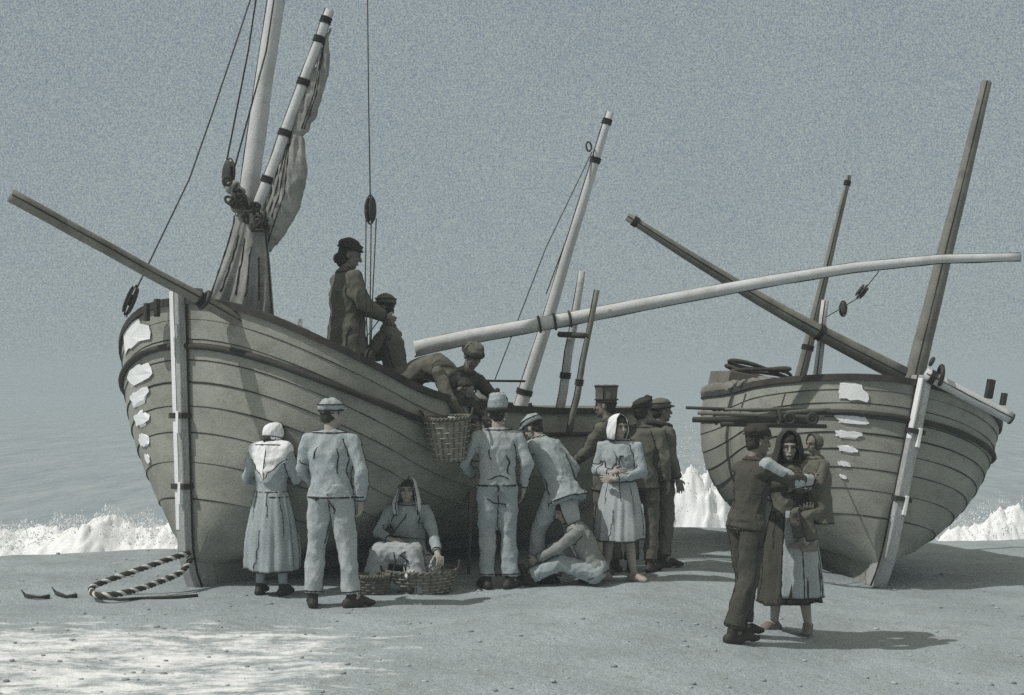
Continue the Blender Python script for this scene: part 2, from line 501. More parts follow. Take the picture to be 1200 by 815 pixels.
# ------------------------------------------------------------------ BOATS
class Boat:
    def __init__(s, loc, yaw, heel, pitch, L=5.8, B=1.6, z0=1.70, zb=.85, zk=.25, Lb=1.5, rake=.22, decay=.85, label='', deck=1.45, rise=.035, kind='fishing_boat'):
        s.do = 0.0
        s.rise = rise
        s.L, s.B, s.z0, s.zb, s.zk, s.Lb, s.rake, s.decay, s.deckz = L, B, z0, zb, zk, Lb, rake, decay, deck
        s.root = empty(kind, loc, label, 'boat', 'fishing boats hauled up on the beach', (heel, pitch, yaw))
        s.Mx = Matrix.Translation(loc) @ Euler((heel, pitch, yaw)).to_matrix().to_4x4()
        s.Mi = s.Mx.inverted()

    def loc(s, p):
        return s.Mi @ V(p)

    def px(s, px, py, d):
        return s.loc(P(px, py, d + s.do))

    def zr(s, x):
        return s.z0 + s.zb * math.exp(-max(x, 0) / s.decay) + s.rise * max(0, x - 3) ** 2

    def hull(s, x, u, side):
        """point on the outer skin: x along, u 0 keel .. 1 rail"""
        Lb = s.Lb + 1.15 * (1 - u) ** 2.4
        t = min(1, max(0, x / Lb))
        b = s.B * math.sqrt(max(0, 1 - (1 - t) ** 2))
        if x > .6 * s.L:
            q = (x - .6 * s.L) / (.4 * s.L)
            b *= 1 - (.42 + .3 * (1 - u)) * q * q
        g = (1 - (1 - u) ** 2.6) ** .52
        zk = s.zk + .45 * max(0, (x - .6 * s.L) / (.4 * s.L)) ** 2
        z = zk + (s.zr(x) - zk) * u
        xx = x - s.rake * (z / 2.6) * math.exp(-max(x, 0) / 1.0)
        return V((xx, side * (b * g + .05), z))

    def hnorm(s, x, u, side):
        e = .01
        a = s.hull(min(x + e, s.L), u, side) - s.hull(max(x - e, 0.001), u, side)
        b = s.hull(x, min(u + e, 1), side) - s.hull(x, max(u - e, 0), side)
        n = a.cross(b)
        if n.y * side < 0:
            n = -n
        return n.normalized() if n.length > 1e-9 else V((0, side, 0))

    def run(s, v, x):
        """height on the side of plank line v at x: strakes sweep up to the stem"""
        k = min(1, max(0, x / 3.4)); k = k * k * (3 - 2 * k)
        return v ** (.62 + .95 * k)

    def xs(s):
        return [s.L * (i / 46) ** 1.7 for i in range(47)]

    def build_hull(s, wale_u=.83, inkbow=1.0):
        NS = 9
        mb = MB()
        for side in (-1, 1):
            for i in range(NS):
                u0, u1 = i / NS, (i + 1) / NS
                rows = [[], [], [], []]
                for x in s.xs():
                    lap = .010 * min(1, x / .35)
                    n = s.hnorm(max(x, .03), max(.03, s.run(u0, x)), side)
                    a0, a1 = s.run(u0, x), s.run(u1, x)
                    p0, p1 = s.hull(x, a0, side), s.hull(x, a1, side)
                    pm = s.hull(x, (a0 + a1) / 2, side)
                    rows[0].append(p0)
                    rows[1].append(p0 + n * lap)
                    rows[2].append(pm + n * lap * .55)
                    rows[3].append(p1 + n * lap * .1)
                lip, skin_ = rows[:2], rows[1:]
                if side > 0:
                    lip, skin_ = lip[::-1], skin_[::-1]
                mb.loft(lip, 0, False, False)
                mb.loft(skin_, 0, False, False)
                if i > 0:
                    pts, rr = [], []
                    for x in s.xs():
                        lap = .010 * min(1, x / .35)
                        n = s.hnorm(max(x, .03), s.run(u0, x), side)
                        pts.append(s.hull(x, s.run(u0, x), side) + n * lap * .9)
                        k = math.exp(-x / 1.1)
                        rr.append((.0012 + .0062 * k * inkbow * (.5 + .6 * wob(i * 1.7, 3))) * (.5 + .9 * wob(x * 2.2, i)))
                    mb.tube(pts, rr, 5, 1)
        # transom
        ring = [s.hull(s.L, k / 12, 1) for k in range(13)] + [s.hull(s.L, k / 12, -1) for k in range(12, -1, -1)]
        mb.add(ring, [tuple(range(len(ring)))], 0)
        h = mb.build('hull', ['hull', 'seam_ink'], s.root)
        # inner lining and deck
        mb = MB()
        for side in (-1, 1):
            rows = [[], []]
            for x in s.xs()[3:]:
                p = s.hull(x, .985, side)
                q = s.hull(x, (s.deckz - .06 - s.zk) / (s.zr(x) - s.zk), side)
                for r_, w_ in ((rows[0], q), (rows[1], p)):
                    w_.y = side * max(0, abs(w_.y) - .075); r_.append(w_)
            mb.loft(rows, 0, False, False)
        mb.build('bulwark_lining', 'hull_in', s.root)
        mb = MB()
        rows = [[], []]
        for x in s.xs()[3:]:
            p = s.hull(x, (s.deckz - s.zk) / (s.zr(x) - s.zk), 1)
            hy = max(0, p.y - .06)
            rows[0].append(V((p.x, hy, s.deckz))); rows[1].append(V((p.x, -hy, s.deckz)))
        mb.loft(rows, 0, False, False)
        mb.build('deck', 'hull_in', s.root)
        # gunwale cap and wale, both sides
        for side in (-1, 1):
            mb = MB()
            rings = []
            for x in s.xs():
                p = s.hull(x, 1, side)
                n = s.hnorm(max(x, .05), .97, side); n.z = 0; n.normalize()
                o, i_ = p + n * .035, p - n * .075
                rings.append([o + V((0, 0, -.035)), o + V((0, 0, .03)), i_ + V((0, 0, .03)), i_ + V((0, 0, -.035))])
            mb.loft(rings, 0)
            mb.build('gunwale', 'tar', s.root, smooth=False)
            mb = MB()
            pts, rr = [], []
            for x in s.xs():
                n = s.hnorm(max(x, .04), wale_u, side)
                pts.append(s.hull(x, wale_u, side) + n * .022); rr.append(.03 * (.55 + .45 * math.exp(-x / 2.5)) + .006 * wob(x * 3, 2))
            mb.tube(pts, rr, 8, 0, True, 1.0)
            mb.build('rubbing_strake', 'tar', s.root)

    def build_stem(s, top_extra=.12, w=.15, paint=(0, 12), strip=.7):
        # stem and keel: one timber following the profile
        zt = s.zr(0) + top_extra
        prof = []
        for k in range(15):
            z = zt * (1 - k / 14)
            prof.append((-.09 - s.rake * z / 2.6 + .12 * max(0, 1 - z / .5) ** 2, z))
        back = [(a + .28 if z > .3 else a + .28, z) for a, z in prof]
        mb = MB()
        rings = []
        for (a, z), (b, _) in zip(prof, back):
            hw = w / 2
            rings.append([V((a, -hw * .75, z)), V((a, hw * .75, z)), V((a + .07, hw, z)), V((b, hw, z)), V((b, -hw, z)), V((a + .07, -hw, z))])
        mb.loft(rings, 0)
        # sun highlight painted in white along the stem's lit edge, dark arrises
        st = mb.build('stem', 'stem', s.root, smooth=False, bevel=.008)
        for yy in (-w / 2, w / 2):
            e = MB()
            e.tube([V((a + .072, yy * 1.02, z)) for a, z in prof], [.008 + .004 * wob(z * 3, yy * 9) for a, z in prof], 6)
            e.build('edge_bead', 'seam_ink', st)
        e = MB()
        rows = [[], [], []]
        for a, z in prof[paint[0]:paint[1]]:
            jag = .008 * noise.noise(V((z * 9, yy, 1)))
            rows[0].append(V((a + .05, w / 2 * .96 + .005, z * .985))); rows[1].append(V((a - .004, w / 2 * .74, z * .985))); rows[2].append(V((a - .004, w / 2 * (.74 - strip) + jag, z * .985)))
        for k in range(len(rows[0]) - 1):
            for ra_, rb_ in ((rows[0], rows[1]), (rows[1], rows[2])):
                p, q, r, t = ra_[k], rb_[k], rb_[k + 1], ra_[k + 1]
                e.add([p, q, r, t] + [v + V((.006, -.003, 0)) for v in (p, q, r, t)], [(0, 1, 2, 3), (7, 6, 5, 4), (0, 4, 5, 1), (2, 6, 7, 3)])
        e.build('highlight_strip', 'white', st, smooth=False)
        # keel
        mb = MB()
        rings = []
        for k in range(12):
            x = .1 + (s.L - .1) * k / 11
            zk = s.zk + .45 * max(0, (x - .6 * s.L) / (.4 * s.L)) ** 2 + .06
            hw = w / 2 * .9
            rings.append([V((x, -hw, .0)), V((x, hw, .0)), V((x, hw, zk)), V((x, -hw, zk))])
        mb.loft(rings, 0)
        mb.build('keel', 'hull', s.root, smooth=False)

    def fitting(s, z, w=.15):
        """iron gudgeon strap round the stem"""
        a = -.09 - s.rake * z / 2.6
        mb = MB()
        mb.box((a + .06, 0, z), (.17, w + .03, .05), 0)
        mb.box((a - .012, -.03, z - .06), (.04, .035, .2), 1)  # white block painted in as the highlight on the iron
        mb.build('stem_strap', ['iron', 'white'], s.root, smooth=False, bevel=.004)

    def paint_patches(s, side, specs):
        """white daubs painting in bow highlights, one per strake: (x, u, dx, du)"""
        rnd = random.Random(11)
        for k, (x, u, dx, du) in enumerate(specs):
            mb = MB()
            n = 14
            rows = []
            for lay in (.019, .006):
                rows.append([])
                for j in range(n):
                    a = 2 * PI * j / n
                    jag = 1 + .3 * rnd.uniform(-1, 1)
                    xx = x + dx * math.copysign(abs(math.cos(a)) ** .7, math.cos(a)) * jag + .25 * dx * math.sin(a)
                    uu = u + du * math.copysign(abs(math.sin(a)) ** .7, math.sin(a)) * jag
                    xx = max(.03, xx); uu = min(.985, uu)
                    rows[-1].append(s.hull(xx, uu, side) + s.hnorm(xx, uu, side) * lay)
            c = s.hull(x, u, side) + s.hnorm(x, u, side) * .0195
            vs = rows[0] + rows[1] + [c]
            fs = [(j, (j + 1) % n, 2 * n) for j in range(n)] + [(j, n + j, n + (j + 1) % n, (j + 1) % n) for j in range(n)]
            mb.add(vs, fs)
            mb.build('painted_highlight', 'white', s.root, False)

    def spar(s, name, a, b, ra, rb, m='spar', parent=None, n=16, bands=(), bow=0.0, seam_ink=True):
        """tapered round spar with iron/rope bands and a pitch-dark shake along it; a, b in boat space"""
        a, b = V(a), V(b)
        mb = MB()
        pts, rr = [], []
        for k in range(n + 1):
            t = k / n
            p = lerp(a, b, t)
            p.z += bow * math.sin(PI * t)
            p += V((noise.noise(V((t * 5, ra * 99, 1))), noise.noise(V((t * 5, ra * 99, 5))), 0)) * .012
            pts.append(p); rr.append(ra + (rb - ra) * t)
        mb.tube(pts, rr, 14, 0)
        for t in bands:
            i = min(n - 1, int(t * n))
            d = (pts[i + 1] - pts[i]).normalized()
            c = lerp(pts[i], pts[i + 1], t * n - i)
            r = ra + (rb - ra) * t
            for q in (-.018, .004, .026):
                mb.torus(c + d * q, r + .004, .011, d, 14, 6, 1)
        if seam_ink:
            d = (b - a).normalized()
            # pitch-filled shakes (drying cracks) run along the spar
            s1 = d.cross(V((-.4, -.9, 0)) if abs(d.z) > .5 else V((0, 0, 1))).normalized()
            for sg, ph in ((1, 0), (-1, 2)):
                pp, r2 = [], []
                for k in range(n + 1):
                    pp.append(pts[k] + s1 * (sg * rr[k] * .98)); r2.append(.0035 + .0055 * wob(k * .5, ph + ra * 50))
                mb.tube(pp, r2, 5, 1)
        return mb.build(name, [m, 'seam_ink'], parent or s.root)

    def rope(s, name, pts, r, parent=None, m='rope'):
        mb = MB(); mb.tube([V(p) for p in pts], r, 6)
        return mb.build(name, m, parent or s.root)

    def block(s, c, R_, parent, h=.16, w=.085):
        """wooden pulley block: shell, sheave, strop"""
        mb = MB()
        R = V(R_).normalized().to_track_quat('Z', 'Y').to_matrix()
        for sy in (-1, 1):
            mb.ball(V(c) + R @ V((0, sy * .028, 0)), (w / 2, .018, h / 2), 12, 8, 0, R)
        mb.torus(c, w * .42, .014, R @ V((0, 1, 0)), 14, 6, 1)
        mb.tube([V(c) + R @ V((math.cos(k * PI / 9) * (w * .5 + .008), 0, math.sin(k * PI / 9) * h * .56)) for k in range(19)], .008, 6, 1)
        return mb.build('block', ['tar', 'iron'], parent)


def build_left_boat():
    foot = V((-2.93, 13.2, -.03))
    b = Boat(foot, math.radians(53), 0, math.radians(.6), L=6.6, B=1.68, Lb=.95, rake=.12, z0=1.66, zb=1.0, decay=.78, deck=1.4, rise=.004, label='large clinker fishing boat with furled brown sail and three men aboard')
    b.do = .55
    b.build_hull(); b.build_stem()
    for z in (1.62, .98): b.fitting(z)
    b.paint_patches(1, [(.12, .93, .085, .055), (.115, .765, .065, .034), (.12, .675, .065, .03), (.125, .585, .055, .028), (.13, .50, .042, .024), (.135, .425, .025, .02)])  # white highlights painted on the bow planks
    # ---- foremast
    bands = (.16, .22)
    m0, m1 = b.px(251, 368, 12.95), b.px(333, -70, 13.3)
    mast = b.spar('foremast', b.loc(V((*((b.Mx @ m0).to_2d()), 1.45))), m1, .1, .082, 'pale', None, 20, (.42,))
    # ropes up the mast
    for dx in (-9, 12):
        b.rope('halyard', [b.px(268 + dx * .5, 200, 12.8), b.px(300 + dx, 60, 12.9), b.px(318 + dx, -60, 13.0)], .0085, mast)
    b.block(b.px(268, 204, 12.78), (.1, 0, 1), mast, .26, .12)
    # ---- furled sail on its yard
    ya, yb = b.px(296, 262, 12.8), b.px(386, 12, 12.8)
    yard = b.spar('yard', ya, yb, .062, .042, 'pale', None, 18, (.2, .42, .66, .86, .95))
    sm = MB()
    # upper bundle: canvas gathered to the right-hand side of the yard, tied at intervals
    prof = [(.93, .012), (.85, .03), (.75, .062), (.65, .082), (.55, .085), (.46, .07), (.43, .032), (.40, .07), (.3, .12), (.2, .15), (.1, .155), (0, .14), (-.1, .09), (-.17, .035)]
    pts, rr = [], []
    for t, w in prof:
        p = lerp(ya, yb, t)
        q = p + b.Mi.to_3x3() @ V((w * 1.05 + .04, .02, -.02))
        pts.append(q); rr.append((w, w * .7))
    fine, fr = [], []
    for i in range(len(pts) - 1):
        for k in range(4):
            t = k / 4; fine.append(lerp(pts[i], pts[i + 1], t)); fr.append(tuple(rr[i][j] * (1 - t) + rr[i + 1][j] * t for j in (0, 1)))
    sm.tube(fine, fr, 20, 0, True, 1, b.Mi.to_3x3() @ V((1, 0, 0)))
    co, fs, no = remesh(sm, .012, 2)
    ax = np.array((yb - ya).normalized()); lx = np.array(b.Mi.to_3x3() @ V((1, 0, 0)))
    ang = (co - np.array(ya)) @ lx
    al = (co - np.array(ya)) @ ax
    co = co + no * (.014 * np.abs(np.sin(ang * 42 + 2.2 * np.sin(al * 3))) + .006 * np.sin(ang * 90 + al * 6))[:, None]
    co = folds(co, no, .006, 9, 3)
    ink = MB()
    bv = BVHTree.FromPolygons([V(p) for p in co], fs)
    for k in range(6):
        pp, r2 = [], []
        for i in range(24):
            t = .42 - .55 * i / 23 if k < 4 else .9 - .46 * i / 23
            base = lerp(ya, yb, t) + b.Mi.to_3x3() @ V((.03 + (.05 + .045 * k) * (min(1, (.46 - t) * 3) if k < 4 else min(1, (.93 - t) * 3) * .5), -.4, 0))
            h = bv.ray_cast(base, b.Mi.to_3x3() @ V((0, 1, 0)), 1.0)
            if h[0] is not None:
                pp.append(h[0]); r2.append(.003 + .006 * wob(i * .4, k))
        if len(pp) > 3: ink.tube(pp, r2, 5)
    nobj('furled_sail', co, fs, ['sail', 'seam_ink'], yard, ink)
    # lower folds: the loose clew end fanning down to the deck
    sm = MB()
    rows = []
    nr, nc = 26, 40
    for i in range(nr):
        t = i / (nr - 1)
        row = []
        lx0 = 276 + (241 - 276) * t ** 1.15
        rx0 = 309 + (322 - 309) * t ** .8
        py0 = 252 + (362 - 252) * t
        for j in range(nc):
            u = j / (nc - 1)
            px = lx0 + (rx0 - lx0) * u
            py = py0 + 26 * u * t * t - 6 * math.sin(u * PI) * (1 - t)
            d = 12.72 - .07 * math.sin(u * PI) - (.06 * abs(math.sin((u + .12 * t) * PI * 2.3 + .4)) ** 1.5 + .035 * abs(math.sin(u * u * 13 + t * 1.5)) + .012 * math.sin(u * 37 + t * 9)) * (.35 + .65 * t * (1 - .3 * u))
            row.append(b.px(px, py, d))
        rows.append(row)
    back = [[p + b.Mi.to_3x3() @ V((.0, .025, 0)) for p in r] for r in rows]
    sm.loft([r + q[::-1] for r, q in zip(rows, back)], 0)
    for k, (u0, u1) in enumerate(((.02, .0), (.3, .12), (.45, .38), (.62, .55), (.98, 1.0), (.75, .8))):
        pp = []
        for i in range(1, 22):
            t = i / 22
            u = u0 + (u1 - u0) * t
            r = rows[int(t * (nr - 1))]; c = int(u * (nc - 1))
            pp.append(r[c] + b.Mi.to_3x3() @ V((0, -.004, 0)))
        if k in (1, 2, 3, 5): pp = pp[4 + k:18]
        sm.tube(pp, [.004 + .006 * wob(i * .35, k) for i in range(len(pp))], 5, 1)
    sail = sm.build('loose_sail_foot', ['sail', 'seam_ink'], yard)
    # knotted heap of gaskets and rope where the sail is bundled
    kb = MB()
    rnd = random.Random(4)
    for i in range(30):
        t = i / 29
        px = 270 + 40 * t + rnd.uniform(-7, 7); py = 222 + 42 * t + rnd.uniform(-12, 12)
        c = b.px(px, py, 12.62)
        kb.torus(c, rnd.uniform(.03, .05), .014, (rnd.uniform(-1, 1), rnd.uniform(-1, 1), rnd.uniform(-.6, .6)), 12, 6, 0, 1, rnd.uniform(.5, 1.0))
    for i in range(16):
        t = i / 15
        kb.ball(b.px(268 + 42 * t + rnd.uniform(-5, 5), 224 + 42 * t + rnd.uniform(-9, 9), 12.7), (rnd.uniform(.05, .09), .05, rnd.uniform(.04, .08)), 10, 7, 1)
    kb.build('gasket_knots', ['rope', 'sail'], yard)
    # ---- bowsprit
    bs = b.spar('bowsprit', b.px(300, 387, 12.35), b.px(13, 229, 11.3), .055, .058, 'darkspar', None, 18, (.24,))
    e = MB(); c = b.px(240, 352, 12.13)
    e.torus(c, .075, .022, b.px(13, 229, 11.3) - b.px(300, 387, 12.35), 18, 8)
    e.build('gammon_iron', 'iron', bs)
    # forestay with its block on the far bow
    fs_ = b.rope('stay', [b.px(148, 372, 12.6), b.px(157, 345, 12.6), b.px(222, 210, 12.7), b.px(250, 130, 12.75), b.px(300, -20, 12.95)], .0075)
    b.block(b.px(153, 352, 12.6), b.px(162, 335, 12.6) - b.px(148, 370, 12.6), fs_, .26, .1)
    # rail posts near the bow
    for px, py in ((172, 366), (184, 361), (297, 388), (330, 392), (336, 394)):
        mb = MB()
        mb.box(b.px(px, py, 12.4), (.045, .045, .16))
        mb.build('timber_head', 'tar', b.root, False, .006)
    # ---- mizzen mast and its lines
    z = b.px(602, 478, 15.4)
    miz = b.spar('mizzen_mast', V((z.x, z.y, 1.45)), b.px(715, 132, 15.2), .085, .042, 'pale', None, 16, (.12, .85, .97))
    b.rope('stay', [b.px(694, 178, 15.2), b.px(640, 290, 15), b.px(580, 445, 14.9)], .006, miz)
    b.rope('stay', [b.px(696, 178, 15.2), b.px(664, 280, 15.1), b.px(640, 345, 15.0)], .006, miz)
    tk = MB(); tk.torus(b.px(690, 172, 15.15), .05, .01, (0, 1, 0), 14, 6); tk.build('ring', 'iron', miz)
    # ---- crutch that carries the long boom: two posts
    for (p0, p1, r) in (((652, 482, 14.6), (682, 318, 14.55), .052), ((668, 440, 14.28), (699, 340, 14.25), .036)):
        c0 = b.px(*p0)
        cr = b.spar('crutch_post', V((c0.x, c0.y, 1.45)), b.px(*p1), r, r * .75, 'darkspar' if r < .05 else 'spar', None, 8, (.35,))
    mb = MB(); mb.tube([b.px(655, 392, 14.52), b.px(690, 394, 14.24)], .03, 8); mb.build('crutch_bar', 'tar', b.root)
    mb = MB(); mb.tube([b.px(528, 446, 13.9), b.px(615, 447, 14.6)], .012, 8)
    mb.tube([b.px(535, 468, 13.6), b.px(600, 474, 14.6)], .02, 8)
    mb.tube([b.px(560, 445, 14.2), b.px(556, 470, 14.0)], .015, 8)
    mb.build('guard_rail', 'tar', b.root)
    # ---- tackle hanging from aloft with hook
    tr = b.rope('tackle', [b.px(430, -60, 12.8), b.px(432, 120, 12.8), b.px(434, 236, 12.8)], .0065)
    b.block(b.px(434, 246, 12.8), (0, 0, 1), tr, .24, .1)
    for x0, x1 in ((429, 428), (435, 434), (441, 437)):
        b.rope('fall', [b.px(x0, 256, 12.8), b.px(x1, 340, 12.76), b.px(433 + (x1 - 433) * .4, 410, 12.7)], .0065, tr)
    b.block(b.px(433, 426, 12.6), (0, 0, 1), tr, .24, .095)
    hk = MB(); c = b.px(433, 455, 12.55)
    hk.torus(c, .045, .011, (.7, .7, 0), 16, 6, 0, 1, 1, .2 * PI, 1.75 * PI)
    hk.tube([b.px(433, 436, 12.58), b.px(433, 450, 12.55)], .011, 6)
    hk.build('hook', 'iron', tr)
    return b


def build_boom(b):
    root = empty('boom', P(490, 408, 14.85), 'very long pale boom resting across the crutch and reaching beyond both boats', 'boom')
    mb = MB()
    o = P(490, 408, 14.85)
    pts, rr = [], []
    key = [(486, 409), (560, 393), (668, 374), (780, 352), (900, 330), (1000, 314), (1100, 304), (1215, 301)]
    dd = [14.85, 14.91, 14.95, 14.95, 14.9, 14.85, 14.8, 14.75]
    for i in range(len(key) - 1):
        for k in range(6):
            t = k / 6
            pts.append(P(key[i][0] * (1 - t) + key[i + 1][0] * t, key[i][1] * (1 - t) + key[i + 1][1] * t, dd[i] * (1 - t) + dd[i + 1] * t) - o)
    n = len(pts)
    for k in range(n): rr.append(.082 - .042 * k / n)
    mb.tube(pts, rr, 14, 0)
    for sg in (1, -1):
        mb.tube([p + V((0, -.25 * r if sg < 0 else 0, sg * r * .97)) for p, r in zip(pts, rr)], [.004 + .006 * wob(k * .4, sg) for k in range(n)], 5, 1)
    mb.build('spar', ['pale', 'seam_ink'], root)
    for t in (.25, .275, .3):
        i = int(t * n)
        mb = MB(); mb.torus(pts[i], rr[i] + .008, .014, pts[i + 1] - pts[i], 14, 6)
        mb.build('lashing', 'rope', root)


def build_right_boat():
    g = G(1033, 690)
    b = Boat(V((g.x, g.y, g.z)), math.radians(99), math.radians(11), math.radians(0), L=4.1, B=1.38, z0=1.74, zb=.42, zk=.22, Lb=1.2, rake=.1, decay=.9,
             label='smaller clinker boat heeled over with bare masts and crossed spars', deck=1.4)
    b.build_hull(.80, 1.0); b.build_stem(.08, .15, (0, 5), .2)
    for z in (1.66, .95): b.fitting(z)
    b.paint_patches(1, [(.13, .91, .055, .05), (.13, .765, .055, .022), (.13, .68, .05, .02), (.13, .60, .038, .017), (.14, .52, .026, .013), (.15, .45, .016, .01)])  # white highlights painted on the bow planks
    D = g.y
    # masts
    c = b.px(1066, 442, D + 1.3)
    b.spar('foremast', V((c.x, c.y, 1.4)), b.px(1157, 96, D + 1.3), .125, .055, 'darkspar', None, 16, (.1,))
    c = b.px(933, 446, D + 3.0)
    b.spar('mizzen_mast', V((c.x, c.y, 1.4)), b.px(995, 206, D + 3.0), .085, .03, 'darkspar', None, 14, (.35, .97))
    # raised spar lying up through a crutch
    c = b.px(1058, 440, D + .85)
    b.spar('raised_spar', c, b.px(735, 254, D + .6), .1, .045, 'darkspar', None, 16, (.3, .97), -.06)
    c = b.px(962, 452, D + 1.0)
    cr = b.spar('crutch_post', V((c.x, c.y, 1.4)), b.px(967, 352, D + .85), .05, .04, 'pale', None, 8, (.75,))
    b.rope('lashing', [b.px(968, 372, D + .7), b.px(1005, 350, D + .7), b.px(1030, 318, D + .7)], .006, cr)
    b.block(b.px(1010, 342, D + .7), b.px(1030, 318, D + .7) - b.px(1005, 350, D + .7), cr, .16, .08)
    b.block(b.px(988, 362, D + .7), (.3, 0, 1), cr, .16, .07)
    # bowsprit run out along the rail
    bs = b.spar('bowsprit', b.px(1084, 438, D - .1), b.px(1184, 490, D - .1), .062, .062, 'pale', None, 12, (.08,), 0)
    e = MB()
    ax = b.px(1184, 490, D - .1) - b.px(1090, 440, D - .1)
    e.torus(b.px(1185, 491, D - .11), .05, .014, ax, 18, 8); e.build('end_hoop', 'iron', bs); e = MB()
    e.torus(b.px(1102, 440, D - .12), .095, .024, ax + V((0, .3, .3)), 18, 8)
    e.build('gammon_iron', 'iron', bs); e = MB()
    e.torus(b.px(1092, 424, D - .12), .035, .02, (0.3, 1, .3), 14, 8)
    e.build('ring', 'iron', bs)
    for px, py, w in ((1160, 456, .07), (1176, 468, .045)):
        mb = MB(); mb.box(b.px(px, py, D + .1), (.07, w, .2 * w / .07)); mb.build('timber_head', 'tar', b.root, False, .006)
    # broad dark rolled net and canvas lying along the rail
    mb = MB()
    for side, x0, x1 in ((1, .8, 4.95),):
        pts, rr = [], []
        for k in range(30):
            x = x0 + (x1 - x0) * k / 29
            p = b.hull(x, 1, side)
            pts.append(p + V((0, -.05 * side, .05))); rr.append((.04 + .05 * min(1, k / 8)) * (.85 + .3 * wob(k * .9, 4)))
        mb.tube(pts, rr, 12, 0)
    co, fs, no = remesh(mb, .016, 2)
    co = folds(co, no, .011, 11, 5)
    nobj('canvas_roll', co, fs, 'darkspar', b.root)
    # slack coil of rope lying on the after deck
    mb = MB()
    c = b.px(890, 441, D + 2.6)
    pts = []
    for k in range(140):
        a = k / 139 * 2 * PI * 4
        r = .42 - .02 * (a / (2 * PI)) + .04 * math.sin(a * 2.3)
        pts.append(c + V((r * .8 * math.cos(a), r * math.sin(a), .03 * a / (2 * PI) + .05 * math.sin(a * 1.4))))
    mb.tube(pts, .022, 6)
    mb.build('rope_coil', 'rope', b.root)
    hb = MB(); hb.box((c.x, c.y, (1.38 + c.z - .03) / 2), (.8, 1.0, c.z - .03 - 1.38)); hb.build('deck_hatch', 'hull_in', b.root, False, .01)
    return b


def build_bundle(b):
    """spars lashed together and slung under the rail of the smaller boat"""
    d = 14.6
    o = P(890, 490, d)
    root = empty('spar_bundle', o, 'bundle of dark poles with blocks slung below the rail of the smaller boat', 'spar bundle')
    rows = [((804, 478), (968, 484), .016), ((818, 484), (965, 489), .02), ((812, 492), (955, 494), .028), ((838, 489), (972, 480), .018), ((845, 497), (968, 500), .024), ((850, 480), (940, 479), .013)]
    for i, (p, q, r) in enumerate(rows):
        mb = MB()
        dd = d - .03 * (i % 3)
        mb.tube([P(*p, dd - .2) - o, P((p[0] + q[0]) / 2, (p[1] + q[1]) / 2, dd - .08) - o, P(*q, dd + .1) - o], [r, r * 1.1, r * .9], 10)
        mb.build('pole', 'darkspar' if i % 2 else 'tar', root)
    for px in (838, 851, 912):
        mb = MB(); mb.torus(P(px, 488, d - .11) - o, .1, .012, (1, .1, 0), 18, 6, 0, 1, .5)
        mb.build('lashing', 'rope', root)
    for px in (850, 866, 912):
        mb = MB(); mb.tube([P(px + 8, 462, d + .2) - o, P(px, 488, d - .1) - o], .008, 6)
        mb.build('sling', 'rope', root)
    for px in (925, 952):
        mb = MB()
        mb.torus(P(px, 491, d - .12) - o, .05, .016, (0, 1, 0), 16, 8)
        mb.ball(P(px, 491, d - .1) - o, (.03, .03, .03), 10, 6)
        mb.build('block', 'tar', root)


def rope_strands(pts, r, name, label, cat='rope', turns=9):
    """three-strand laid rope, one pale strand"""
    pts = [V(p) for p in pts]
    # resample with catmull-rom
    fine = []
    n = len(pts)
    for i in range(n - 1):
        p0, p1, p2, p3 = pts[max(i - 1, 0)], pts[i], pts[i + 1], pts[min(i + 2, n - 1)]
        for k in range(26):
            t = k / 26
            fine.append(.5 * ((2 * p1) + (p2 - p0) * t + (2 * p0 - 5 * p1 + 4 * p2 - p3) * t * t + (3 * p1 - p0 - 3 * p2 + p3) * t ** 3))
    fine.append(pts[-1])
    mb = MB()
    ln = 0
    acc = [0]
    for a, b in zip(fine, fine[1:]):
        ln += (b - a).length; acc.append(ln)
    for sidx in range(3):
        sp = []
        for i, p in enumerate(fine):
            t = (fine[min(i + 1, len(fine) - 1)] - fine[max(i - 1, 0)]).normalized()
            a = t.cross(V((0, 0, 1))).normalized(); c = t.cross(a)
            ang = acc[i] * turns * 2 * PI + sidx * 2 * PI / 3
            sp.append(p + (a * math.cos(ang) + c * math.sin(ang)) * r * .55)
        mb.tube(sp, r * .58, 6, 1 if sidx == 0 else 0)
    o = mb.build(name, ['rope', 'ropelight'])
    tag(o, label, cat)
    return o


# ------------------------------------------------------------------ PEOPLE
DEF = dict(pelvis=(0, 0, .95), waist=(0, .0, 1.08), chest=(0, .005, 1.27), neck=(0, -.005, 1.45), head=(0, .025, 1.585),
           shR=(.185, -.01, 1.405), shL=(-.185, -.01, 1.405), elR=(.245, -.03, 1.13), elL=(-.245, -.03, 1.13),
           wrR=(.25, .05, .90), wrL=(-.25, .05, .90), hipR=(.09, 0, .90), hipL=(-.09, 0, .90),
           knR=(.1, .015, .49), knL=(-.1, .015, .49), anR=(.1, -.03, .085), anL=(-.1, -.03, .085),
           toR=(.14, .14, .025), toL=(-.14, .14, .025))


